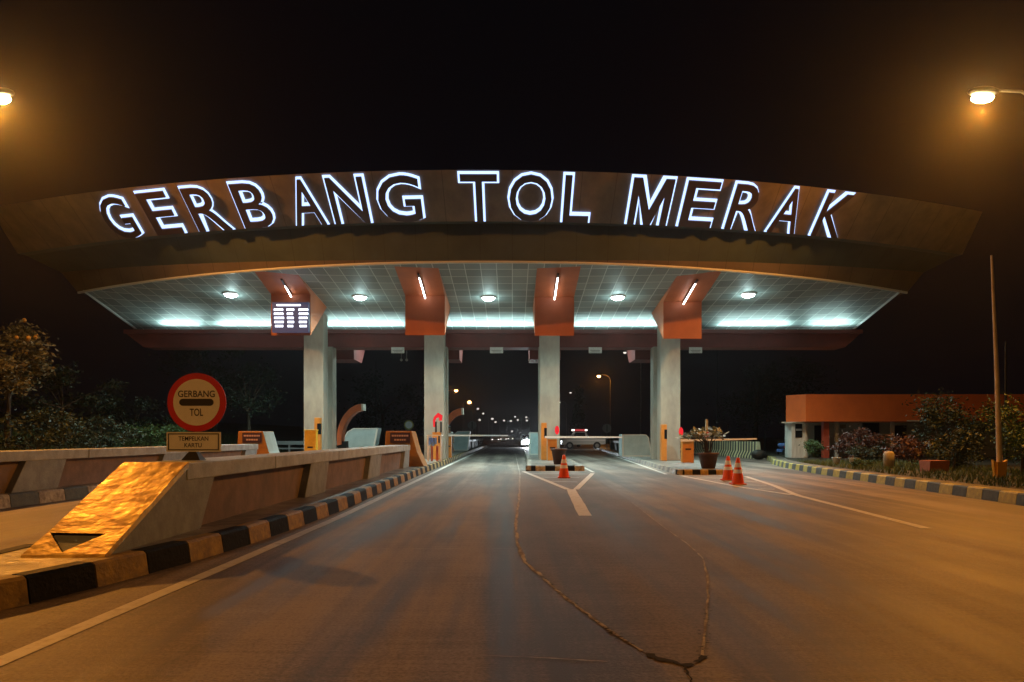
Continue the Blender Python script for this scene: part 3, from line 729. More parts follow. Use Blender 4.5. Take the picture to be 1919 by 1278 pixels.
# ------------------------------------------------------------------ parapets
def parapet(label, group=None, nose=True):
    t = empty('parapet_wall', (-4.35, 6.9, 0.0), label, 'wall', group)
    X0, X1 = -4.32, -3.68; zt = 0.86; z0 = 0.205
    back = 0.13
    # wall body: nose block with slanting back edge, then ribs
    mb = MB()
    if nose:
        mb.prism_x([(6.93, z0), (9.15, z0), (9.62, zt), (9.62, 0.95), (8.62, 0.95)], X0, X1)
    for (a0, a1, b0, b1) in [(13.75, 15.25, 14.25, 15.6), (19.75, 21.5, 20.25, 21.9), (26.2, 27.6, 26.7, 27.9)]:
        mb.prism_x([(a0, z0), (a1, z0), (b1, zt), (b0, zt)], X0, X1)
    mb.build('rib', M['conc'], t, bevel=0.012)
    mb = MB()
    for (a, b) in [(9.0, 14.4), (15.1, 20.4), (21.35, 26.9)]:
        mb.box(X0 + back, X1 - back, a, b, z0, zt)
    mb.build('wall_panel', M['panel'], t)
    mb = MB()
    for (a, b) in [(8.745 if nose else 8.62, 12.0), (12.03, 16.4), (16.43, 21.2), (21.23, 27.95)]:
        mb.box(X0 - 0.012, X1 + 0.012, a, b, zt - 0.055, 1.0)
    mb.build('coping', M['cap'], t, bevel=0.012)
    if nose:
        k = 0.428
        def S(x, y, d=0.0): return Vector((x, y, 0.22 + k * (y - 6.92) + 0.012 - d))
        xl, xr = X0 - 0.06, X1 + 0.03
        mb = MB()
        ny, nx = 14, 8
        y1, y2 = 7.42, 8.74
        vs = []
        for j in range(ny + 1):
            for i in range(nx + 1):
                y = y1 + (y2 - y1) * j / ny; x = xl + (xr - xl) * i / nx
                vs.append(S(x, y, (random.uniform(-0.007, 0.007) - 0.004) if 0 < j < ny else 0))
        mb.add(vs, [(j * (nx + 1) + i, j * (nx + 1) + i + 1, (j + 1) * (nx + 1) + i + 1, (j + 1) * (nx + 1) + i) for j in range(ny) for i in range(nx)], 0, True)
        # around the broken hole
        H1, H2, H3 = S(-4.36, 7.30), S(-3.82, 7.28), S(-4.06, 6.98)
        A, B, C, D = vs[0], vs[nx], S(xr, 6.95), S(xl - 0.02, 6.93)
        mb.add([A, H1, H2, B], [(0, 1, 2, 3)]); mb.add([B, H2, C], [(0, 1, 2)]); mb.add([H2, H3, C], [(0, 1, 2)]); mb.add([A, D, H1], [(0, 1, 2)]); mb.add([D, H3, H1], [(0, 1, 2)]); mb.add([D, C, H3], [(0, 1, 2)])
        # side skirts of the sloping slab
        mb.add([D, C, C + Vector((0.0, -0.01, -0.05)), D + Vector((0.0, -0.01, -0.05))], [(0, 3, 2, 1)])
        for x, f in ((xr, 1), (xl, -1)):
            p = [S(x, 6.95), S(x, 8.74), S(x, 8.74, 0.06), S(x, 6.95 + 0.02, 0.06)]
            mb.add(p, [(0, 1, 2, 3) if f > 0 else (3, 2, 1, 0)])
        mb.build('sloping_nose', M['nose'], t)
        deep = S(-4.1, 7.34, 0.30)
        mb = MB().add([H1, H2, H3, deep], [(0, 3, 1), (1, 3, 2), (2, 3, 0)]); mb.build('broken_hole', M['hole'], t)
    return t
p0 = parapet('long concrete parapet in front with glossy yellow broken nose, beside the near kerb', 'concrete parapets along the toll lanes')
p1 = copy_tree(p0); p1.location = (-10.12, 7.75, 0.02); p1["label"] = 'long concrete parapet across the left lane, its nose outside the left frame'
p2 = copy_tree(p0); p2.location = (-4.5, 62, 0.0); p2["label"] = 'far ribbed parapet beyond the second column, pale in the light'
p3 = copy_tree(p0); p3.location = (7.75, 50, -0.04); p3.rotation_euler = (0, 0, R(-3.2)); p3["label"] = 'far ribbed parapet right of the patrol pickup, running to the pale block'
p4 = copy_tree(p0); p4.location = (-4.7, 88, 0.0); p4["label"] = 'most distant parapet, pale bars near the road end'
for p in (p2, p3, p4):
    for c in kids(p):
        if c.name.startswith(('sloping_nose', 'broken_hole')): bpy.data.objects.remove(c)

def crash_block(X, Y, label, z0=0.215):
    t = empty('crash_block', (X, Y, z0), label, 'concrete block', 'orange blocks with purple plaques at the parapet ends')
    prof_ = [(X - 0.66, z0), (X + 0.80, z0), (X + 0.55, 0.75), (X + 0.34, 1.5), (X - 0.58, 1.5)]
    MB().prism_y(prof_, Y, Y + 1.3).build('body', M['blockor'], t, bevel=0.015)
    pq = MB().box(X - 0.42, X + 0.30, Y - 0.03, Y - 0.002, 1.07, 1.44).build('plaque', M['purple'], t)
    mb = MB()
    for (z, a, b) in ((1.30, -0.36, 0.24), (1.15, -0.27, 0.16)):
        x = a
        while x < b:
            w = random.uniform(0.05, 0.09); mb.box(X + x, X + min(x + w, b), Y - 0.038, Y - 0.031, z, z + 0.06); x += w + 0.018
    mb.build('lettering', M['pink'], pq)
    return t
crash_block(-4.0, 28.1, 'orange-brown block with purple plaque at the end of the near parapet')
c1 = crash_block(-9.75, 29.2, 'orange block with purple plaque and pale side, ending the left parapet', 0.235)
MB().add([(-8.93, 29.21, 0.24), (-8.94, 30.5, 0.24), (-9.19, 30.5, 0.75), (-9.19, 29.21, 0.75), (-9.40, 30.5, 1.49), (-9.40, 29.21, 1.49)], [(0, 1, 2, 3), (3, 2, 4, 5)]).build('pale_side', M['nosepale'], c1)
for v in c1.children: pass

# ------------------------------------------------------------------ near toll sign
ts = empty('toll_sign', (-4.08, 9.9, 1.0), 'round red-rimmed sign reading GERBANG TOL above a plate reading TEMPELKAN KARTU', 'road sign')
MB().add([(-4.20, 9.82, 1.0), (-3.96, 9.82, 1.0), (-3.96, 10.02, 1.0), (-4.20, 10.02, 1.0), (-4.105, 9.9, 1.14), (-4.055, 9.9, 1.14), (-4.055, 9.94, 1.14), (-4.105, 9.94, 1.14)],
         [(0, 1, 5, 4), (1, 2, 6, 5), (2, 3, 7, 6), (3, 0, 4, 7), (4, 5, 6, 7)]).tube([(-4.08, 9.93, 1.1), (-4.08, 9.93, 1.9)], 0.022, 10).build('post', M['dark'], ts)
cx, cz, YS = -4.028, 1.737, 9.88
disc = MB().tube([(cx, YS, cz), (cx, YS + 0.02, cz)], 0.375, 48).build('disc', M['sign_red'], ts)
MB().disc_y((cx, cz), 0.298, YS - 0.003).build('disc_face', M['sign_white'], disc)
mb = MB()
r = 0.045; n = 10
ring = [(cx - 0.175 + r * math.cos(PI / 2 + PI * k / n), YS - 0.006, cz + 0.0 + r * math.sin(PI / 2 + PI * k / n)) for k in range(n + 1)] + [(cx + 0.175 + r * math.cos(-PI / 2 + PI * k / n), YS - 0.006, cz + 0.0 + r * math.sin(-PI / 2 + PI * k / n)) for k in range(n + 1)]
mb.add(ring, [tuple(range(len(ring)))])
put_text(mb, 'GERBANG', (cx - 0.235, YS - 0.006, cz + 0.065), (1, 0, 0), (0, 0, 1), 0.47, 0.085)
put_text(mb, 'TOL', (cx - 0.085, YS - 0.006, cz - 0.175), (1, 0, 0), (0, 0, 1), 0.17, 0.095)
mb.build('lettering', M['ink'], disc)
px, pz = -4.065, 1.232
plate = MB().box(px - 0.345, px + 0.345, YS - 0.005, YS + 0.012, pz - 0.125, pz + 0.125).build('plate', M['sign_white'], ts)
mb = MB()
for (a, b, c, d) in ((-0.325, 0.325, 0.095, 0.108), (-0.325, 0.325, -0.108, -0.095), (-0.325, -0.312, -0.095, 0.095), (0.312, 0.325, -0.095, 0.095)):
    mb.add([(px + a, YS - 0.009, pz + c), (px + b, YS - 0.009, pz + c), (px + b, YS - 0.009, pz + d), (px + a, YS - 0.009, pz + d)], [(0, 1, 2, 3)])
put_text(mb, 'TEMPELKAN', (px - 0.19, YS - 0.009, pz + 0.015), (1, 0, 0), (0, 0, 1), 0.38, 0.055, bold=0.006)
put_text(mb, 'KARTU', (px - 0.115, YS - 0.009, pz - 0.07), (1, 0, 0), (0, 0, 1), 0.22, 0.055, bold=0.006)
mb.build('lettering', M['ink'], plate)
def disc_sign(X, Y, z, face, label, plate=False, base=0.2):
    t = empty('disc_sign', (X, Y, base), label, 'road sign')
    MB().tube([(X, Y + 0.04, base), (X, Y + 0.04, z + 0.3)], 0.03, 8).build('post', M['sign_back'], t)
    d = MB().tube([(X, Y, z), (X, Y + 0.02, z)], 0.38, 28).build('disc', M['kerb_yy'] if plate else face, t)
    if plate:
        MB().disc_y((X, z), 0.28, Y - 0.01, mi=0).build('disc_face', M['sign_white'], d)
        MB().box(X - 0.42, X + 0.42, Y - 0.02, Y, z - 0.75, z - 0.50).build('plate', M['sign_white'], t)
    else:
        MB().box(X - 0.03, X + 0.03, Y - 0.03, Y - 0.005, z - 0.3, z + 0.3).build('bracket', M['dark'], t)
disc_sign(-8.0, 60, 2.2, M['sign_white'], 'small cream disc sign with plate left of the second column', True)
disc_sign(-3.4, 66, 2.25, M['sign_back'], 'grey back of a round sign right of the second column')
disc_sign(8.1, 66, 2.0, M['sign_back'], 'dim grey back of a round sign left of the fourth column')

# ------------------------------------------------------------------ pale exit blocks, arcs
def pale_block(x0, x1, Y, z0, z1, label, rnd=1):
    t = empty('exit_block', ((x0 + x1) / 2, Y, z0), label, 'concrete block', 'pale blue exit blocks behind the columns')
    w = x1 - x0; h = z1 - z0; pr_ = []
    if rnd > 0:   # rounded on the right
        pr_ = [(x0, z0), (x1 + 0.05 * w, z0), (x1, z0 + 0.55 * h), (x1 - 0.04 * w, z0 + 0.85 * h), (x1 - 0.14 * w, z1), (x0, z1)]
    else:
        pr_ = [(x0 + 0.12 * w, z0), (x1 - 0.14 * w, z0), (x1, z1), (x0 + 0.3 * w, z1), (x0 + 0.12 * w, z0 + 0.86 * h), (x0 + 0.02 * w, z0 + 0.62 * h), (x0, z0 + 0.4 * h)]
    MB().prism_y(pr_, Y, Y + 1.2).build('body', M['nosepale'], t, bevel=0.03)
    mb = MB()
    k = len(pr_); c = Vector((sum(p[0] for p in pr_) / k, 0, sum(p[1] for p in pr_) / k))
    for i in range(k):
        a = Vector((pr_[i][0], Y - 0.012, pr_[i][1])); b = Vector((pr_[(i + 1) % k][0], Y - 0.012, pr_[(i + 1) % k][1])); cc = Vector((c.x, Y - 0.012, c.z))
        mb.add([a, b, b + (cc - b) * 0.09, a + (cc - a) * 0.09], [(0, 1, 2, 3)])
    mb.build('painted_edge', M['edgewhite'], t)
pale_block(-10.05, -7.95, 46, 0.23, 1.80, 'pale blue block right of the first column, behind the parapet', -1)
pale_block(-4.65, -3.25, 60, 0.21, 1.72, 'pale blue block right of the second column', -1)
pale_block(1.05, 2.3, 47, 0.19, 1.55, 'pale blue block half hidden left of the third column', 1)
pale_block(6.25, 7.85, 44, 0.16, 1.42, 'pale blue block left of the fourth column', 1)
def arc(X, Y, z, rad, label, a0=95, a1=190):
    t = empty('arc_guard', (X, Y, 0.22), label, 'curved guard', 'rust-red curved guards on the islands')
    mb = MB(); n = 14; pr_ = []
    for k in range(n + 1):
        a = R(a0 + (a1 - a0) * k / n); pr_.append((X + rad * math.cos(a), z + rad * 1.35 * math.sin(a)))
    for k in range(n, -1, -1):
        a = R(a0 + (a1 - a0) * k / n); pr_.append((X + (rad - 0.34 * (1 - .3 * k / n)) * math.cos(a), z + (rad * 1.35 - 0.36) * math.sin(a)))
    n2 = len(pr_); vs = [(x, Y, zz) for x, zz in pr_] + [(x, Y + 0.8, zz) for x, zz in pr_]
    half = n + 1
    fr = [(k, k + 1, n2 - 2 - k, n2 - 1 - k) for k in range(n)]
    fs = fr + [tuple(i + n2 for i in f[::-1]) for f in fr] + [(i, n2 + i, n2 + (i + 1) % n2, (i + 1) % n2) for i in range(n2)]
    mb.add(vs, fs); mb.build('arc_body', M['arc'], t)
    ax, az = pr_[0]; bx, bz = pr_[-1]
    MB().add([(ax, Y - 0.004, az), (ax + 0.10, Y - 0.004, az), (bx + 0.10, Y - 0.004, bz), (bx, Y - 0.004, bz), (ax + .1, Y + .8, az), (bx + .1, Y + .8, bz)], [(0, 3, 2, 1), (1, 2, 5, 4)]).build('pale_end', M['edgewhite'], t)
    MB().box(X - rad * 0.97, X - rad * 0.66, Y + 0.1, Y + 0.7, 0.2, z - 0.1).build('foot', M['dark'], t)
arc(-8.0, 41.6, 1.15, 1.42, 'rust-red curved guard like a letter C beside the first column')
arc(-2.75, 43.5, 1.15, 1.30, 'rust-red curved guard showing right of the second column')

# ------------------------------------------------------------------ barrier gates, ticket machines
def boom(X, Y, z0, arm_len, label, col=None, h=1.15, armz=1.22, tilt=0.0, w=0.42):
    t = empty('boom_barrier', (X, Y, z0), label, 'barrier gate')
    MB().box(X - w / 2, X + w / 2, Y, Y + 0.36, z0, z0 + h).box(X - w / 2 - 0.02, X + w / 2 + 0.02, Y - 0.02, Y + 0.38, z0 + h, z0 + h + 0.04).build('cabinet', col or M['orange'], t, bevel=0.015)
    MB().box(X - 0.12, X + 0.12, Y - 0.01, Y - 0.002, z0 + 0.55, z0 + 0.62).build('vent', M['dark'], t)
    if arm_len:
        a = MB().add([(X - 0.35, Y - 0.10, armz - 0.045), (X + arm_len, Y - 0.10, armz - 0.03 + tilt), (X + arm_len, Y - 0.10, armz + 0.03 + tilt), (X - 0.35, Y - 0.10, armz + 0.05),
                      (X - 0.35, Y - 0.06, armz - 0.045), (X + arm_len, Y - 0.06, armz - 0.03 + tilt), (X + arm_len, Y - 0.06, armz + 0.03 + tilt), (X - 0.35, Y - 0.06, armz + 0.05)],
                     [(0, 1, 2, 3), (7, 6, 5, 4), (0, 4, 5, 1), (3, 2, 6, 7), (1, 5, 6, 2), (0, 3, 7, 4)]).build('boom_arm', M['arm'], t)
    return t
boom(1.86, 35.6, 0.195, 3.2, 'orange barrier cabinet at the third column with white arm over the lane', h=0.95, armz=1.27, w=0.42)
boom(7.65, 33.6, 0.165, 2.95, 'orange barrier cabinet at the fourth column with white arm over the planter', h=0.98, armz=1.12, tilt=0.08, w=0.5)
boom(-3.30, 39.9, 0.215, 3.1, 'orange barrier cabinet behind the second column with thin white arm', h=1.1, armz=1.35, w=0.35)
boom(-9.0, 34.5, 0.235, 0, 'bright yellow barrier cabinet before the first column', M['yellow'], h=1.33, w=0.52)
def ticket(X, Y, z0, h, label, red=True, rx=0.0, w=0.26):
    t = empty('ticket_machine', (X, Y, z0), label, 'ticket machine')
    MB().box(X - w / 2, X + w / 2, Y, Y + 0.4, z0, z0 + h).build('housing', M['orange'], t, bevel=0.02)
    MB().box(X + w / 2 - 0.12, X + w / 2 + 0.004, Y - 0.006, Y + 0.3, z0 + h * 0.60, z0 + h * 0.86).build('display', M['glass'], t)
    if red:
        MB().ball((X + rx, Y - 0.22, z0 + h * 0.80), 0.14, 14, sq=(0.75, 0.25, 1.5)).build('red_signal', M['redlit'], t)
        pointl('signal_glow', (X + rx, Y - 0.35, z0 + h * 0.80), 6, (1.0, 0.1, 0.1), t, 0.1)
    return t
ticket(-9.15, 36.3, 0.235, 1.95, 'tall orange-brown ticket machine with dark display on the first column', False)
ticket(1.50, 36.3, 0.195, 1.75, 'narrow terracotta ticket machine with red oval signal on the third column', True, 0.60)
ticket(7.12, 36.2, 0.165, 1.7, 'narrow terracotta ticket machine with small red signal on the fourth column', True, 0.74)
t = ticket(-3.55, 36.4, 0.215, 1.3, 'low orange machine under a red hooked signal at the second column', False, w=0.4)
MB().tube([(-3.66, 36.35, 1.75), (-3.66, 36.35, 2.05), (-3.6, 36.35, 2.2), (-3.45, 36.35, 2.32), (-3.36, 36.35, 2.25), (-3.36, 36.35, 2.05)], [0.05, 0.06, 0.07, 0.11, 0.11, 0.08], 10).build('red_signal', M['redlit'], t)
pointl('signal_glow', (-3.6, 35.9, 2.2), 5, (1.0, 0.1, 0.1), t, 0.1)
MB().box(-3.62, -3.55, 36.36, 36.6, 1.5, 2.0).box(-3.38, -3.31, 36.36, 36.6, 1.5, 2.0).build('display', M['dark'], t)
# slim red-white post by the fourth barrier
t = empty('marker_post', (8.52, 33.8, 0.165), 'slim pale marker post with red bands beside the orange cabinet', 'post')
MB().box(8.47, 8.56, 33.8, 33.9, 0.165, 2.05).build('post_body', M['stone'], t)
MB().box(8.455, 8.585, 33.79, 33.91, 1.25, 1.5).build('red_band', M['armred'], t)
MB().box(8.40, 8.66, 33.7, 34.0, 0.166, 0.26).build('foot', M['dark'], t)

# stand with blue cloth
t = empty('booth_stand', (-3.55, 33.8, 0.215), 'white-framed stand with a blue cloth beside the second column', 'stand')
X0, X1, Y0 = -3.68, -3.12, 33.8
for x in (X0, X1):
    for y in (Y0, Y0 + 0.5): MB().box(x - 0.025, x + 0.025, y - 0.025, y + 0.025, 0.215, 1.32 if x == X0 else 1.38).build('leg', M['arm'], t)
MB().box(X0 - 0.05, X1 + 0.05, Y0 - 0.05, Y0 + 0.55, 1.33, 1.37).build('table_top', M['arm'], t)
mb = MB(); n = 10
for i in range(n):
    xa = X0 + 0.04 + 0.36 * i / n; xb = X0 + 0.04 + 0.36 * (i + 1) / n
    f = lambda x: Y0 - 0.06 + 0.025 * math.sin(x * 55)
    mb.add([(xa, f(xa), 1.25), (xb, f(xb), 1.25), (xb, f(xb), 0.92 + 0.05 * math.sin(i)), (xa, f(xa), 0.92 + 0.05 * math.sin(i - 1))], [(0, 3, 2, 1)], 0, True)
mb.build('cloth', M['blue'], t)
for (a, b) in ((0.12, 0.20), (0.34, 0.44)): MB().box(X0 + a, X0 + b, Y0 + 0.2, Y0 + 0.32, 0.22, 0.88).build('support', M['pillar'], t)

# ------------------------------------------------------------------ people (skin-modifier figures)
def skin_mesh(name, joints, bones, material, parent, loc, sub=2):
    me = bpy.data.meshes.new(name)
    me.from_pydata([j[0] for j in joints], bones, [])
    o = bpy.data.objects.new(name, me); COL.objects.link(o)
    me.materials.append(material)
    m = o.modifiers.new('skin', 'SKIN'); m.use_smooth_shade = True
    for i, j in enumerate(joints):
        me.skin_vertices[0].data[i].radius = (j[1], j[2] if len(j) > 2 else j[1])
    me.skin_vertices[0].data[0].use_root = True
    s = o.modifiers.new('sub', 'SUBSURF'); s.levels = sub; s.render_levels = sub
    o.parent = parent; o.location = loc
    return o
def person(loc, rz, label, shirt, trousers, scale=1.0, pose='stand'):
    t = empty('person', loc, label, 'person', rz=rz)
    t.scale = (scale,) * 3
    J = [((0, 0, 0.93), 0.15, 0.11), ((0, 0, 1.12), 0.13, 0.10), ((0, 0.0, 1.36), 0.17, 0.11), ((0, 0, 1.47), 0.06), ((0, -0.01, 1.55), 0.065), ((0, -0.015, 1.64), 0.085, 0.10), ((0, -0.01, 1.72), 0.06, 0.07),
         ((0.09, 0, 0.86), 0.085), ((0.11, -0.02, 0.48), 0.055), ((0.12, 0.02, 0.09), 0.035), ((0.13, -0.14, 0.035), 0.035),
         ((-0.09, 0, 0.86), 0.085), ((-0.11, -0.03, 0.48), 0.055), ((-0.12, 0.02, 0.09), 0.035), ((-0.14, -0.14, 0.035), 0.035),
         ((0.19, 0, 1.39), 0.055), ((0.25, 0.02, 1.13), 0.042), ((0.24, -0.12, 0.92), 0.030), ((0.23, -0.17, 0.85), 0.028),
         ((-0.19, 0, 1.39), 0.055), ((-0.25, 0.02, 1.13), 0.042), ((-0.20, -0.16, 0.98), 0.030), ((-0.17, -0.22, 0.93), 0.028)]
    B = [(0, 1), (1, 2), (2, 3), (3, 4), (4, 5), (5, 6), (0, 7), (7, 8), (8, 9), (9, 10), (0, 11), (11, 12), (12, 13), (13, 14), (2, 15), (15, 16), (16, 17), (17, 18), (2, 19), (19, 20), (20, 21), (21, 22)]
    b = skin_mesh('body', J, B, M['skin'], t, (0, 0, 0))
    g = 1.18
    JS = [((0, 0, 0.90), 0.165, 0.125), ((0, 0, 1.12), 0.15, 0.12), ((0, 0, 1.37), 0.185, 0.125), ((0.19, 0, 1.40), 0.07), ((0.235, 0.01, 1.18), 0.06), ((-0.19, 0, 1.40), 0.07), ((-0.235, 0.01, 1.18), 0.06)]
    skin_mesh('shirt', JS, [(0, 1), (1, 2), (2, 3), (3, 4), (2, 5), (5, 6)], shirt, t, (0, 0, 0))
    JT = [((0, 0, 0.95), 0.16, 0.12), ((0.09, 0, 0.84), 0.105), ((0.11, -0.02, 0.48), 0.078), ((0.12, 0.02, 0.12), 0.062), ((-0.09, 0, 0.84), 0.105), ((-0.11, -0.03, 0.48), 0.078), ((-0.12, 0.02, 0.12), 0.062)]
    skin_mesh('trousers', JT, [(0, 1), (1, 2), (2, 3), (0, 4), (4, 5), (5, 6)], trousers, t, (0, 0, 0))
    MB().ball((0, 0.012, 1.70), 0.105, 14, sq=(0.88, 1.0, 0.82)).build('hair', M['hair'], t, local=True)
    # fingers and face
    mb = MB()
    for sx, hx, hy, hz in ((1, 0.23, -0.17, 0.84), (-1, -0.17, -0.22, 0.92)):
        for k in range(4):
            mb.tube([(hx + (k - 1.5) * 0.017, hy - 0.01, hz), (hx + (k - 1.5) * 0.019, hy - 0.035, hz - 0.045), (hx + (k - 1.5) * 0.018, hy - 0.03, hz - 0.075)], [0.009, 0.008, 0.006], 6)
        mb.tube([(hx - sx * 0.025, hy, hz + 0.01), (hx - sx * 0.048, hy - 0.02, hz - 0.02), (hx - sx * 0.045, hy - 0.035, hz - 0.04)], [0.010, 0.009, 0.007], 6)
    mb.tube([(0, -0.10, 1.66), (0, -0.128, 1.625)], [0.010, 0.015], 6)
    for s in (-1, 1): mb.ball((s * 0.088, 0.0, 1.645), 0.028, 8, sq=(0.4, 0.8, 1.1))
    mb.build('hands_and_face', M['skin'], t, local=True)
    return t
person((-3.45, 42.5, 0.215), R(20), 'person in pale shirt and dark trousers standing right of the second column', M['shirt'], M['trousers'], 0.93)

# ------------------------------------------------------------------ cones, planters
def cone(x, y, label):
    t = empty('traffic_cone', (x, y, 0.006), label, 'traffic cone', 'orange traffic cones before the islands')
    o = Vector((x, y, 0.006))
    MB().add([o + Vector((a * 0.19, b * 0.19, z)) for z in (0, 0.03) for a, b in ((-1, -1), (1, -1), (1, 1), (-1, 1))], [(0, 3, 2, 1), (4, 5, 6, 7), (0, 1, 5, 4), (1, 2, 6, 5), (2, 3, 7, 6), (3, 0, 4, 7)]).build('base', M['cone'], t, bevel=0.01)
    MB().lathe([(0.165, 0.03), (0.135, 0.24), (0.045, 0.70), (0.03, 0.72), (0.0, 0.72)], o, 24).build('cone_body', M['cone'], t)
    for a, b in ((0.30, 0.40), (0.46, 0.58)):
        ra = 0.135 - (a - 0.24) * 0.1957 + 0.003; rb = 0.135 - (b - 0.24) * 0.1957 + 0.003
        MB().lathe([(ra, a), (rb, b)], o, 24).build('band', M['coneband'], t)
    return t
c0 = cone(1.63, 24.3, 'traffic cone alone on the chevron before the middle island')
c1_ = copy_tree(c0); c1_.location = (6.42, 23.0, 0.006); c1_["label"] = 'left and farther of the two paired traffic cones'
c2_ = copy_tree(c0); c2_.location = (6.13, 21.0, 0.006); c2_["label"] = 'right and nearer of the two paired traffic cones'

def planter(x, y, z, r, h, label):
    t = empty('planter', (x, y, z), label, 'planter')
    MB().lathe([(0.0, 0.0), (r * 0.66, 0.0), (r * 0.95, h * 0.86), (r * 1.06, h * 0.88), (r * 1.06, h), (r * 0.9, h), (r * 0.85, h * 0.85), (0.0, h * 0.85)], (x, y, z), 6 if r < 0.3 else 20).build('pot', M['pot'], t)
    return t
planter(1.88, 31.0, 0.197, 0.31, 0.62, 'dark empty pot at the front of the middle island')
planter(7.0, 27.6, 0.167, 0.36, 0.56, 'wide dark brown pot on the right-hand island nose')
sh = empty('potted_shrub', (7.0, 27.6, 0.65), 'flat-topped shrub with pale leaves spreading out of the brown pot', 'shrub')
mb = MB()
tips = []
for k in range(16):
    a = random.random() * 2 * PI; rr = random.uniform(0.15, 0.72)
    tip = Vector((7.0 + rr * math.cos(a) * 1.05 - 0.05, 27.6 + rr * math.sin(a), 1.42 + random.uniform(-0.1, 0.2) - rr * 0.12))
    tips.append(tip); mid = Vector((7.0 + rr * 0.35 * math.cos(a), 27.6 + rr * 0.35 * math.sin(a), 1.05))
    mb.tube([(7.0 + 0.06 * math.cos(a), 27.6 + 0.06 * math.sin(a), 0.6), mid, tip], [0.022, 0.016, 0.006], 5)
mb.build('stem', M['bark'], sh)
mb = MB()
for tip in tips:
    for k in range(26):
        c = tip + Vector((random.gauss(0, .12), random.gauss(0, .12), random.gauss(0, .05)))
        a = Vector((random.uniform(-1, 1), random.uniform(-1, 1), random.uniform(-.2, .5))).normalized() * random.uniform(0.07, 0.14)
        b = a.cross(Vector((random.uniform(-.4, .4), random.uniform(-.4, .4), 1))).normalized() * random.uniform(0.035, 0.055)
        mb.add([c - a, c + b, c + a, c - b], [(0, 1, 2, 3)])
mb.build('foliage', M['leafp'], sh)

# ------------------------------------------------------------------ striped jersey barriers
def jersey(loc, L, rz, label):
    t = empty('striped_barrier', loc, label, 'barrier', 'yellow and black barriers beyond the right-hand lane', rz)
    n = 7; mb = MB(); h = 1.0
    pr_ = [(-0.30, 0), (-0.28, 0.12), (-0.12, 0.42), (-0.08, h), (0.08, h), (0.12, 0.42), (0.28, 0.12), (0.30, 0)]
    for i in range(n * 2):
        y0 = L * i / (2 * n); y1 = L * (i + 1) / (2 * n); k = len(pr_); sl = 0.16
        vs = [(x, y0 + sl * z, z) for x, z in pr_] + [(x, y1 + sl * z, z) for x, z in pr_]
        mb.add(vs, [(a, a + k, a + k + 1, a + 1)[::-1] for a in range(k - 1)], i % 2)
        if i == 0: mb.add(vs[:k], [tuple(range(k))], 0)
        if i == 2 * n - 1: mb.add(vs[k:], [tuple(range(k))[::-1]], 0)
    mb.build('barrier_body', [M['jersey_y'], M['jersey_k']], t, local=True)
    return t
j0 = jersey((14.35, 44.9, 0.0), 3.6, R(1), 'nearest yellow and black barrier by the dark rock')
names = ['second yellow and black barrier from the near end', 'third yellow and black barrier, mid-row', 'fourth barrier of the striped row, behind the pot plant', 'fifth striped barrier, partly behind shrub leaves', 'farthest striped barrier, beside the marker post']
for i, nm in enumerate(names):
    j = copy_tree(j0); j.location = (14.35 - 0.05 * (i + 1), 44.9 + 3.75 * (i + 1), 0.0); j["label"] = nm
rk = MB().ball((13.9, 43.6, 0.28), 0.36, 9, sq=(1.2, .8, .8)).build('rock', M['jersey_k']); tag(rk, 'dark low rock at the near end of the striped barriers', 'rock')

# ------------------------------------------------------------------ office building on the right
bd = empty('office_building', (15.5, 42, 0.2), 'low office building with orange fascia and pale green wall behind the garden', 'building')
mb = MB()
fz0, fz1 = 2.06, 3.43
mb.add([(14.2, 40.1, fz0), (14.8, 39.0, fz0), (42, 39.0, fz0), (42, 52, fz0), (18.6, 52, fz0), (14.2, 40.1, fz1), (14.8, 39.0, fz1), (42, 39.0, fz1), (42, 52, fz1), (18.6, 52, fz1)],
       [(0, 1, 6, 5), (1, 2, 7, 6), (2, 3, 8, 7), (3, 4, 9, 8), (4, 0, 5, 9), (9, 8, 7, 6, 5), (0, 4, 3, 2, 1)])
mb.build('fascia', M['fascia'], bd)
MB().prism_z([(13.9, 39.9), (14.9, 39.4), (17.0, 45), (16.0, 45)], 2.0, 2.055).build('eave', M['edgewhite'], bd)
MB().box(19.9, 22.2, 38.97, 38.998, 2.06, 2.12).build('light_strip', M['edgewhite'], bd)
MB().prism_z([(15.9, 42.0), (42, 42.0), (42, 51.5), (19.6, 51.5)], 0.15, 2.058).build('wall', M['wall'], bd)
w = MB().box(19.0, 19.9, 41.93, 41.99, 1.45, 2.04).build('window', M['glass'], bd)
MB().box(18.85, 19.55, 41.80, 41.925, 1.22, 1.44).build('sill', M['edgewhite'], w)
for xx in (16.75, 19.65): MB().box(xx - 0.08, xx + 0.08, 39.9, 40.05, 0.15, 2.058).build('post', M['edgewhite'], bd)
MB().box(15.95, 16.24, 39.6, 39.9, 0.15, 2.058).build('pillar', M['pillar'], bd)
MB().box(20.6, 21.4, 41.94, 41.99, 0.9, 1.9).build('window', M['glass'], bd)
MB().box(17.8, 18.1, 41.94, 41.985, 1.75, 1.95).build('notice', M['stone'], bd)
MB().box(16.4, 16.9, 41.93, 41.985, 0.2, 1.9).build('door', M['glass'], bd)
k = empty('guard_kiosk', (14.9, 39.9, 0.2), 'narrow white guard kiosk with dark upper window under the orange fascia', 'kiosk')
MB().box(14.42, 15.25, 39.9, 40.9, 0.18, 2.0).build('cabin', M['kiosk'], k, bevel=0.02)
MB().box(14.60, 14.95, 39.86, 39.895, 1.25, 1.95).build('window', M['glass'], k)
MB().box(14.62, 14.94, 39.845, 39.858, 1.60, 1.70).build('window_bar', M['sign_back'], k)
MB().box(15.06, 15.16, 39.85, 39.895, 0.25, 1.9).build('corner_post', M['edgewhite'], k)
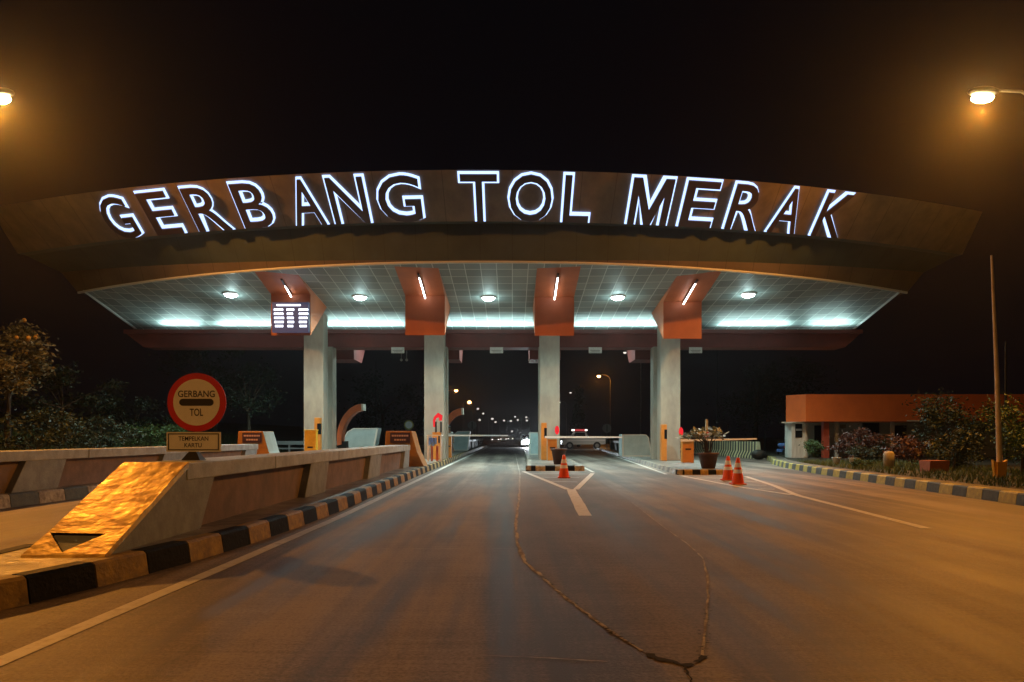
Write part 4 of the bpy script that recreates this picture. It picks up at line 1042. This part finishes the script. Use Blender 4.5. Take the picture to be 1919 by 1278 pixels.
MB().box(14.3, 15.4, 39.7, 41.0, 0.16, 0.2).build('plinth', M['stone'], k)

# flag pole
fp = empty('flag_pole', (13.03, 20.7, 0.2), 'tall tapering pole with yellow finned foot on the right verge', 'pole')
MB().tube([(13.05, 20.7, 0.45), (12.97, 20.7, 3.0), (12.83, 20.7, 6.15)], [0.075, 0.055, 0.03], 12).build('pole', M['flag'], fp)
mb = MB().box(12.93, 13.15, 20.6, 20.8, 0.19, 0.62)
for s in (-1, 1): mb.add([(13.04 + s * 0.11, 20.65, 0.2), (13.04 + s * 0.14, 20.65, 0.2), (13.04 + s * 0.19, 20.65, 0.68), (13.04 + s * 0.11, 20.65, 0.62), (13.04 + s * 0.11, 20.75, 0.2), (13.04 + s * 0.14, 20.75, 0.2), (13.04 + s * 0.19, 20.75, 0.68), (13.04 + s * 0.11, 20.75, 0.62)],
                         [(0, 1, 2, 3), (7, 6, 5, 4), (0, 3, 7, 4), (1, 5, 6, 2), (3, 2, 6, 7), (0, 4, 5, 1)])
mb.build('foot', M['yellow'], fp)
for (u, vt, Y, lb) in ((1345, 640, 80, 'thin dark mast right of the fourth column'), (1885, 640, 34, 'thin dark mast behind the flag pole'), (705, 676, 75, 'thin dark mast between the first two columns'), (1412, 812, 60, 'short dark post left of the garden trees'), (1434, 808, 58, 'leaning grey post near the end of the striped barriers')):
    p = at(u, vt, Y); m_o = MB().tube([(p.x, Y, 0.0), (p.x, Y, p.z)], [0.08, 0.04], 8).build('mast', M['dark']); tag(m_o, lb, 'mast')

# garden bits
def simple(mb, name, m, label, cat, group=None): return tag(mb.build(name, m), label, cat, group)
simple(MB().lathe([(0, 0), (0.17, 0), (0.18, 0.50), (0.13, 0.58), (0, 0.60)], (13.15, 27.0, 0.2), 14), 'stone_bollard', M['stone'], 'squat pale stone bollard in the planting before the building', 'bollard')
simple(MB().prism_x([(24.0, 0.2), (24.55, 0.2), (24.62, 0.55), (23.95, 0.55)], 12.95, 13.55), 'trough', M['terrapot'], 'terracotta trough on the grass right of the bollard', 'planter')
for x, y, lb in ((12.75, 30.4, 'white flower pot left, in front of the dark shrubs'), (13.1, 29.7, 'white flower pot right, in front of the dark shrubs')):
    simple(MB().lathe([(0, 0), (0.10, 0), (0.17, 0.26), (0.19, 0.28), (0.15, 0.27), (0, 0.22)], (x, y, 0.2), 12), 'flower_pot', M['potwhite'], lb, 'flower pot', 'white pots along the kerb')

# ------------------------------------------------------------------ scooter and vehicles
sc = empty('parked_scooter', (16.2, 46.6, 0.0), 'blue parked scooter seen from behind, left of the white kiosk', 'scooter')
for yy in (46.0, 47.3):
    MB().tube([(16.15, yy, 0.26), (16.25, yy, 0.26)], 0.26, 18).build('wheel', M['tyre'], sc)
MB().ball((16.2, 46.4, 0.78), 0.3, 12, sq=(0.75, 1.5, 0.62)).box(16.08, 16.32, 46.2, 47.0, 0.38, 0.55).build('body', M['blue'], sc)
MB().box(16.05, 16.35, 46.05, 46.8, 0.93, 1.02).build('seat', M['dark'], sc, bevel=0.03)
MB().tube([(16.2, 47.2, 0.4), (16.2, 47.0, 1.05)], 0.03, 8).tube([(15.88, 47.0, 1.08), (16.52, 47.0, 1.08)], 0.022, 8).build('handlebar', M['dark'], sc)
MB().box(16.12, 16.28, 45.86, 45.9, 0.62, 0.72).build('tail_lamp', M['sign_red'], sc)

pk = empty('patrol_pickup', (7.3, 80, 0.0), 'white patrol pickup with red beacon bar, standing across beyond the middle island', 'pickup')
pf = [(5.1, 0.45), (5.1, 0.95), (5.9, 1.12), (6.4, 1.75), (7.6, 1.78), (7.85, 1.15), (9.6, 1.12), (9.6, 0.5)]
MB().prism_y(pf, 79.2, 80.9).build('body', M['carwhite'], pk, bevel=0.06)
MB().prism_y([(6.15, 1.18), (6.5, 1.68), (7.45, 1.70), (7.55, 1.18)], 79.17, 79.21).build('window', M['glass'], pk)
for x in (5.9, 8.7):
    w = MB().tube([(x, 79.15, 0.38), (x, 79.4, 0.38)], 0.38, 20).build('wheel', M['tyre'], pk)
    MB().tube([(x, 79.14, 0.38), (x, 79.16, 0.38)], 0.2, 14).build('rim', M['sign_back'], w)
MB().box(6.45, 7.5, 79.6, 80.5, 1.86, 2.06).build('beacon_bar', M['redbar'], pk)
MB().box(6.2, 6.44, 79.6, 80.5, 1.88, 2.04).box(7.51, 7.75, 79.6, 80.5, 1.88, 2.04).build('beacon_end', M['vlight'], pk)
MB().box(5.6, 9.5, 79.16, 79.195, 0.86, 0.93).build('reflective_stripe', M['coneband'], pk)
MB().box(5.2, 9.4, 79.16, 79.195, 0.50, 0.58).build('sill_strip', M['edgewhite'], pk)
spot('pickup_spot', (9.0, 74, 3.0), 250, (1.0, 0.9, 0.75), 120, 0.7, pk, 0.2, (R(30), 0, 0))  # spot without a fixture, aimed at the pickup and the road before it

cr = empty('oncoming_car', (1.9, 92, 0.0), 'oncoming car with one blinding headlight at the end of the lane', 'car')
MB().prism_x([(92.0, 0.3), (92.0, 0.85), (93.1, 1.0), (93.9, 1.45), (95.5, 1.45), (96.3, 0.95), (96.4, 0.3)][::-1], 1.05, 2.75).build('body', M['carwhite'], cr, bevel=0.06)
MB().add([(1.2, 93.02, 1.04), (2.6, 93.02, 1.04), (2.5, 93.8, 1.44), (1.3, 93.8, 1.44)], [(0, 1, 2, 3)]).build('windscreen', M['glass'], cr)
for x in (1.2, 2.6):
    for y in (92.9, 95.5): MB().tube([(x - 0.1, y, 0.32), (x + 0.1, y, 0.32)], 0.32, 16).build('wheel', M['tyre'], cr)
for x, m_ in ((1.75, M['headlight']), (2.55, M['housing'])):
    MB().ball((x, 91.97, 0.72), 0.28, 12, sq=(1.3, 0.4, 0.8)).build('headlight', m_, cr)
spot('headlight_beam', (1.75, 91.6, 0.75), 5000, (0.72, 0.88, 1.0), 70, 0.8, cr, 0.1, (R(-88) + PI, 0, 0))
for i, (u, Y, lb, m_) in enumerate(((929, 150, 'far pale car, leftmost of the distant queue', 'v'), (944, 180, 'far pale car in the middle of the distant queue', 'v'), (957, 210, 'far pale car, rightmost of the distant queue', 'v'))):
    p = at(u, 818, Y)
    fc = empty('distant_car', (p.x, Y, 0), lb, 'car', 'cars far down the road')
    MB().prism_x([(Y, 0.3), (Y, 0.85), (Y + 1, 1.0), (Y + 1.7, 1.45), (Y + 3.4, 1.45), (Y + 4.2, 0.95), (Y + 4.2, 0.3)][::-1], p.x - 0.85, p.x + 0.85).build('body', M['carwhite'], fc)
    for s in (-1, 1): MB().box(p.x + s * 0.6 - 0.12, p.x + s * 0.6 + 0.12, Y - 0.02, Y - 0.001, 0.65, 0.8).build('headlight', M['vlight'], fc)

# ------------------------------------------------------------------ vegetation
def leaf_quads(mb, c, rad, n, size, clump=None, mi=0):
    ax = [Vector((random.gauss(0, 1), random.gauss(0, 1), random.gauss(0, 1))).normalized() for _ in range(clump or 14)]
    cl = []
    for a in ax:
        r = random.uniform(0.45, 1.0)
        cl.append((Vector((c[0] + a.x * rad[0] * r, c[1] + a.y * rad[1] * r, c[2] + a.z * rad[2] * r)), random.uniform(0.18, 0.42)))
    for _ in range(n):
        k, s = random.choice(cl)
        p = k + Vector((random.gauss(0, rad[0] * s * .55), random.gauss(0, rad[1] * s * .55), random.gauss(0, rad[2] * s * .5)))
        L = size * random.uniform(0.6, 1.4)
        a = Vector((random.uniform(-1, 1), random.uniform(-1, 1), random.uniform(-.7, .5))).normalized() * L
        b = a.cross(Vector((random.uniform(-1, 1), random.uniform(-1, 1), random.uniform(0, 1)))).normalized() * L * 0.42
        mb.add([p - a, p + b - a * .1, p + a, p - b - a * .1], [(0, 1, 2, 3)], mi)
    return cl
def tree(x, y, z0, h, rad, m, label, n=1800, size=0.13, cat='tree', name='tree', group=None, trunk_h=0.45, clumps=16, blossoms=0):
    t = empty(name, (x, y, z0), label, cat, group)
    mb = MB(); cz = z0 + h - rad[2]
    cl = leaf_quads(mb, (x, y, cz), rad, int(n * 1.7), size * 0.8, clumps)
    mats = [m]
    if blossoms:
        mats.append(M['blossom'])
        for _ in range(blossoms):
            k, s = random.choice(cl); p = k + Vector((random.gauss(0, .25), random.gauss(0, .25), abs(random.gauss(0, .25))))
            mb.ball(p, random.uniform(0.05, 0.1), 6, 1)
    mb.build('crown', mats, t)
    tk = MB(); fork = Vector((x + random.uniform(-.1, .1), y, z0 + h * trunk_h))
    tk.tube([(x, y, z0 - 0.1), (x + 0.03, y, z0 + h * trunk_h * 0.5), fork], [h * 0.028, h * 0.022, h * 0.018], 8)
    for k, s in cl[:9]:
        mid = (fork + k) / 2 + Vector((0, 0, h * 0.03)); tk.tube([fork, mid, k], [h * 0.012, h * 0.008, h * 0.003], 5, cap=False)
    tk.build('trunk', M['bark'], t)
    return t
# left bank
tree(-19.9, 30.5, 0.8, 4.9, (1.9, 1.8, 1.3), M['leafo'], 'flowering tree lit orange at the left picture edge', 2600, 0.12, blossoms=26)
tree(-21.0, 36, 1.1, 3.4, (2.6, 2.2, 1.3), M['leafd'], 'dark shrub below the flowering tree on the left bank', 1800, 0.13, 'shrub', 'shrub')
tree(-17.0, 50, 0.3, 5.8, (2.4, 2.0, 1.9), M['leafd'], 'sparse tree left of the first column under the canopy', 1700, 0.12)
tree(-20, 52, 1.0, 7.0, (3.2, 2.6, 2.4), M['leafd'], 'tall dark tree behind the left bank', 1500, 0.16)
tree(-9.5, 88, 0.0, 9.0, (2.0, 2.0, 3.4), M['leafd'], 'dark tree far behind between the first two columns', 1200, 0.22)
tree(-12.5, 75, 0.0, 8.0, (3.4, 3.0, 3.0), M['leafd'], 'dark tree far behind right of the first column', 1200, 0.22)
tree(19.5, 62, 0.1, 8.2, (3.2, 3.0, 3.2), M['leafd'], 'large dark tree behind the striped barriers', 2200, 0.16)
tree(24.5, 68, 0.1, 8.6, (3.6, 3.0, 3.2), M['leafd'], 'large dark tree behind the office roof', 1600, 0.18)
tree(8.6, 100, 0.0, 8.0, (0.9, 0.9, 3.2), M['leafd'], 'narrow dark tree beyond the third and fourth columns', 1000, 0.22)
sb = 'bushes on the left bank'
for i, (x, y, z, h, r, lb) in enumerate([(-18.6, 24.5, 0.35, 2.5, (1.8, 1.6, .9), 'dark bush at the left picture edge above the parapet'), (-18.3, 29.5, 0.3, 2.3, (1.7, 1.6, .9), 'green bush below the flowering tree'), (-18.1, 34.0, 0.25, 2.0, (1.7, 1.6, .8), 'low green bush in the middle of the left bank'),
                                         (-18.0, 38.5, 0.25, 2.0, (1.6, 1.6, .8), 'bright green bush left of the round toll sign'), (-17.8, 43.0, 0.2, 2.3, (1.7, 1.6, 1.0), 'bush just behind the round toll sign'), (-20.4, 41.5, 0.8, 3.0, (2.2, 1.8, 1.2), 'taller dark bush behind the bank')]):
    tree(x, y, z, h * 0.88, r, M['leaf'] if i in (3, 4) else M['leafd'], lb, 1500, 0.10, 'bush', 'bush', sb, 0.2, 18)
# right garden
gb = 'shrubs in the office garden'
for (x, y, h, r, m, n, s, lb, nm) in [
    (16.6, 30.0, 2.75, (1.5, 1.3, 1.25), 'leafd', 2600, 0.085, 'big dark round tree covering the fascia middle', 'tree'),
    (14.9, 22.6, 2.6, (1.0, 1.0, 1.1), 'leaf', 1700, 0.07, 'olive tree at the right picture edge behind the pole', 'tree'),
    (14.6, 25.6, 1.7, (0.8, 0.8, .8), 'leafd', 1200, 0.07, 'low round shrub left of the flag pole', 'shrub'),
    (14.8, 33.5, 1.35, (1.0, .9, .6), 'leafr', 1600, 0.075, 'dark purple-red shrub before the office wall', 'shrub'),
    (16.1, 34.5, 1.2, (1.0, .9, .55), 'leafd', 1400, 0.075, 'dark green shrub right of the purple one', 'shrub'),
    (14.3, 36.5, 0.95, (.6, .5, .42), 'leaf', 700, 0.06, 'small light green shrub between the pillar and white post', 'shrub'),
    (14.35, 27.8, 1.25, (.8, .8, .55), 'leafr', 1300, 0.07, 'reddish shrub behind the terracotta trough', 'shrub'),
    (14.1, 31.0, 0.8, (.7, .6, .35), 'leafd', 900, 0.06, 'low dark shrub behind the white flower pots', 'shrub'),
    (12.35, 27.3, 0.42, (.4, .4, .2), 'leaf', 500, 0.05, 'small bright green plant left of the stone bollard', 'plant'),
    (17.8, 24.5, 2.4, (1.3, 1.2, 1.0), 'leaf', 1300, 0.08, 'olive shrub beyond the right picture edge', 'shrub'),
    (15.5, 27.0, 1.0, (1.0, .8, .45), 'leafd', 1100, 0.07, 'low dark shrub between the trough and the pole', 'shrub')]:
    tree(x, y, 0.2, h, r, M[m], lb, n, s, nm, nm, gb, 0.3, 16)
# grass
def grass(name, xf, ys, n, h, zf=lambda x: 0.2):
    mb = MB()
    for _ in range(n):
        y = random.uniform(*ys); x0, x1 = xf(y); x = random.uniform(x0, x1); z = zf(x)
        a = random.random() * PI; hh = h * random.uniform(0.4, 1.3); w = 0.012 + 0.006 * random.random(); lx, ly = random.gauss(0, .3) * hh, random.gauss(0, .3) * hh
        dx, dy = w * math.cos(a), w * math.sin(a)
        mb.add([(x - dx, y - dy, z), (x + dx, y + dy, z), (x + lx, y + ly, z + hh)], [(0, 1, 2)])
    return tag(mb.build(name, M['grass']), kind='stuff')
def kx(y):
    for (xa, ya), (xb, yb) in zip(kerb_r[:-1], kerb_r[1:]):
        if ya <= y <= yb: return xa + (xb - xa) * (y - ya) / (yb - ya)
    return kerb_r[-1][0]
grass('grass', lambda y: (kx(y) + 0.75, kx(y) + 6), (9, 34), 9000, 0.14)
def bankz(x):
    for i in range(5):
        if xs[i + 1] <= x <= xs[i]: return zs[i] + (zs[i + 1] - zs[i]) * (xs[i] - x) / (xs[i] - xs[i + 1])
    return 0
grass('grass', lambda y: (-22, -17.4), (20, 60), 9000, 0.55, bankz)

# guard rails left of the first column
for yy, lb in ((52, 'low grey guard rail beyond the left lane'),):
    g = empty('guard_rail', (-14.2, yy, 0), lb, 'guard rail')
    MB().box(-17.3, -10.9, yy, yy + 0.06, 0.75, 1.0).box(-17.3, -10.9, yy, yy + 0.06, 0.45, 0.55).build('rail', M['sign_back'], g)
    for x in (-17, -15, -13, -11.2): MB().box(x - .06, x + .06, yy + 0.06, yy + 0.16, 0, 1.0).build('post', M['sign_back'], g)

# ------------------------------------------------------------------ air volume added for lens-glare halos round the lamps
if HALO_DENSITY > 0:
    hz = MB().box(-160, 160, -60, 620, -1.05, 24).build('halo_volume', None)
    hm = bpy.data.materials.new('halo_air'); hm.use_nodes = True
    nt = hm.node_tree; nt.nodes.clear()
    pv = nt.nodes.new('ShaderNodeVolumePrincipled'); pv.inputs['Color'].default_value = (0.85, 0.87, 0.9, 1); pv.inputs['Density'].default_value = HALO_DENSITY; pv.inputs['Anisotropy'].default_value = 0.88
    oo = nt.nodes.new('ShaderNodeOutputMaterial'); nt.links.new(pv.outputs[0], oo.inputs['Volume'])
    hz.data.materials.clear(); hz.data.materials.append(hm)
    tag(hz, kind='stuff')
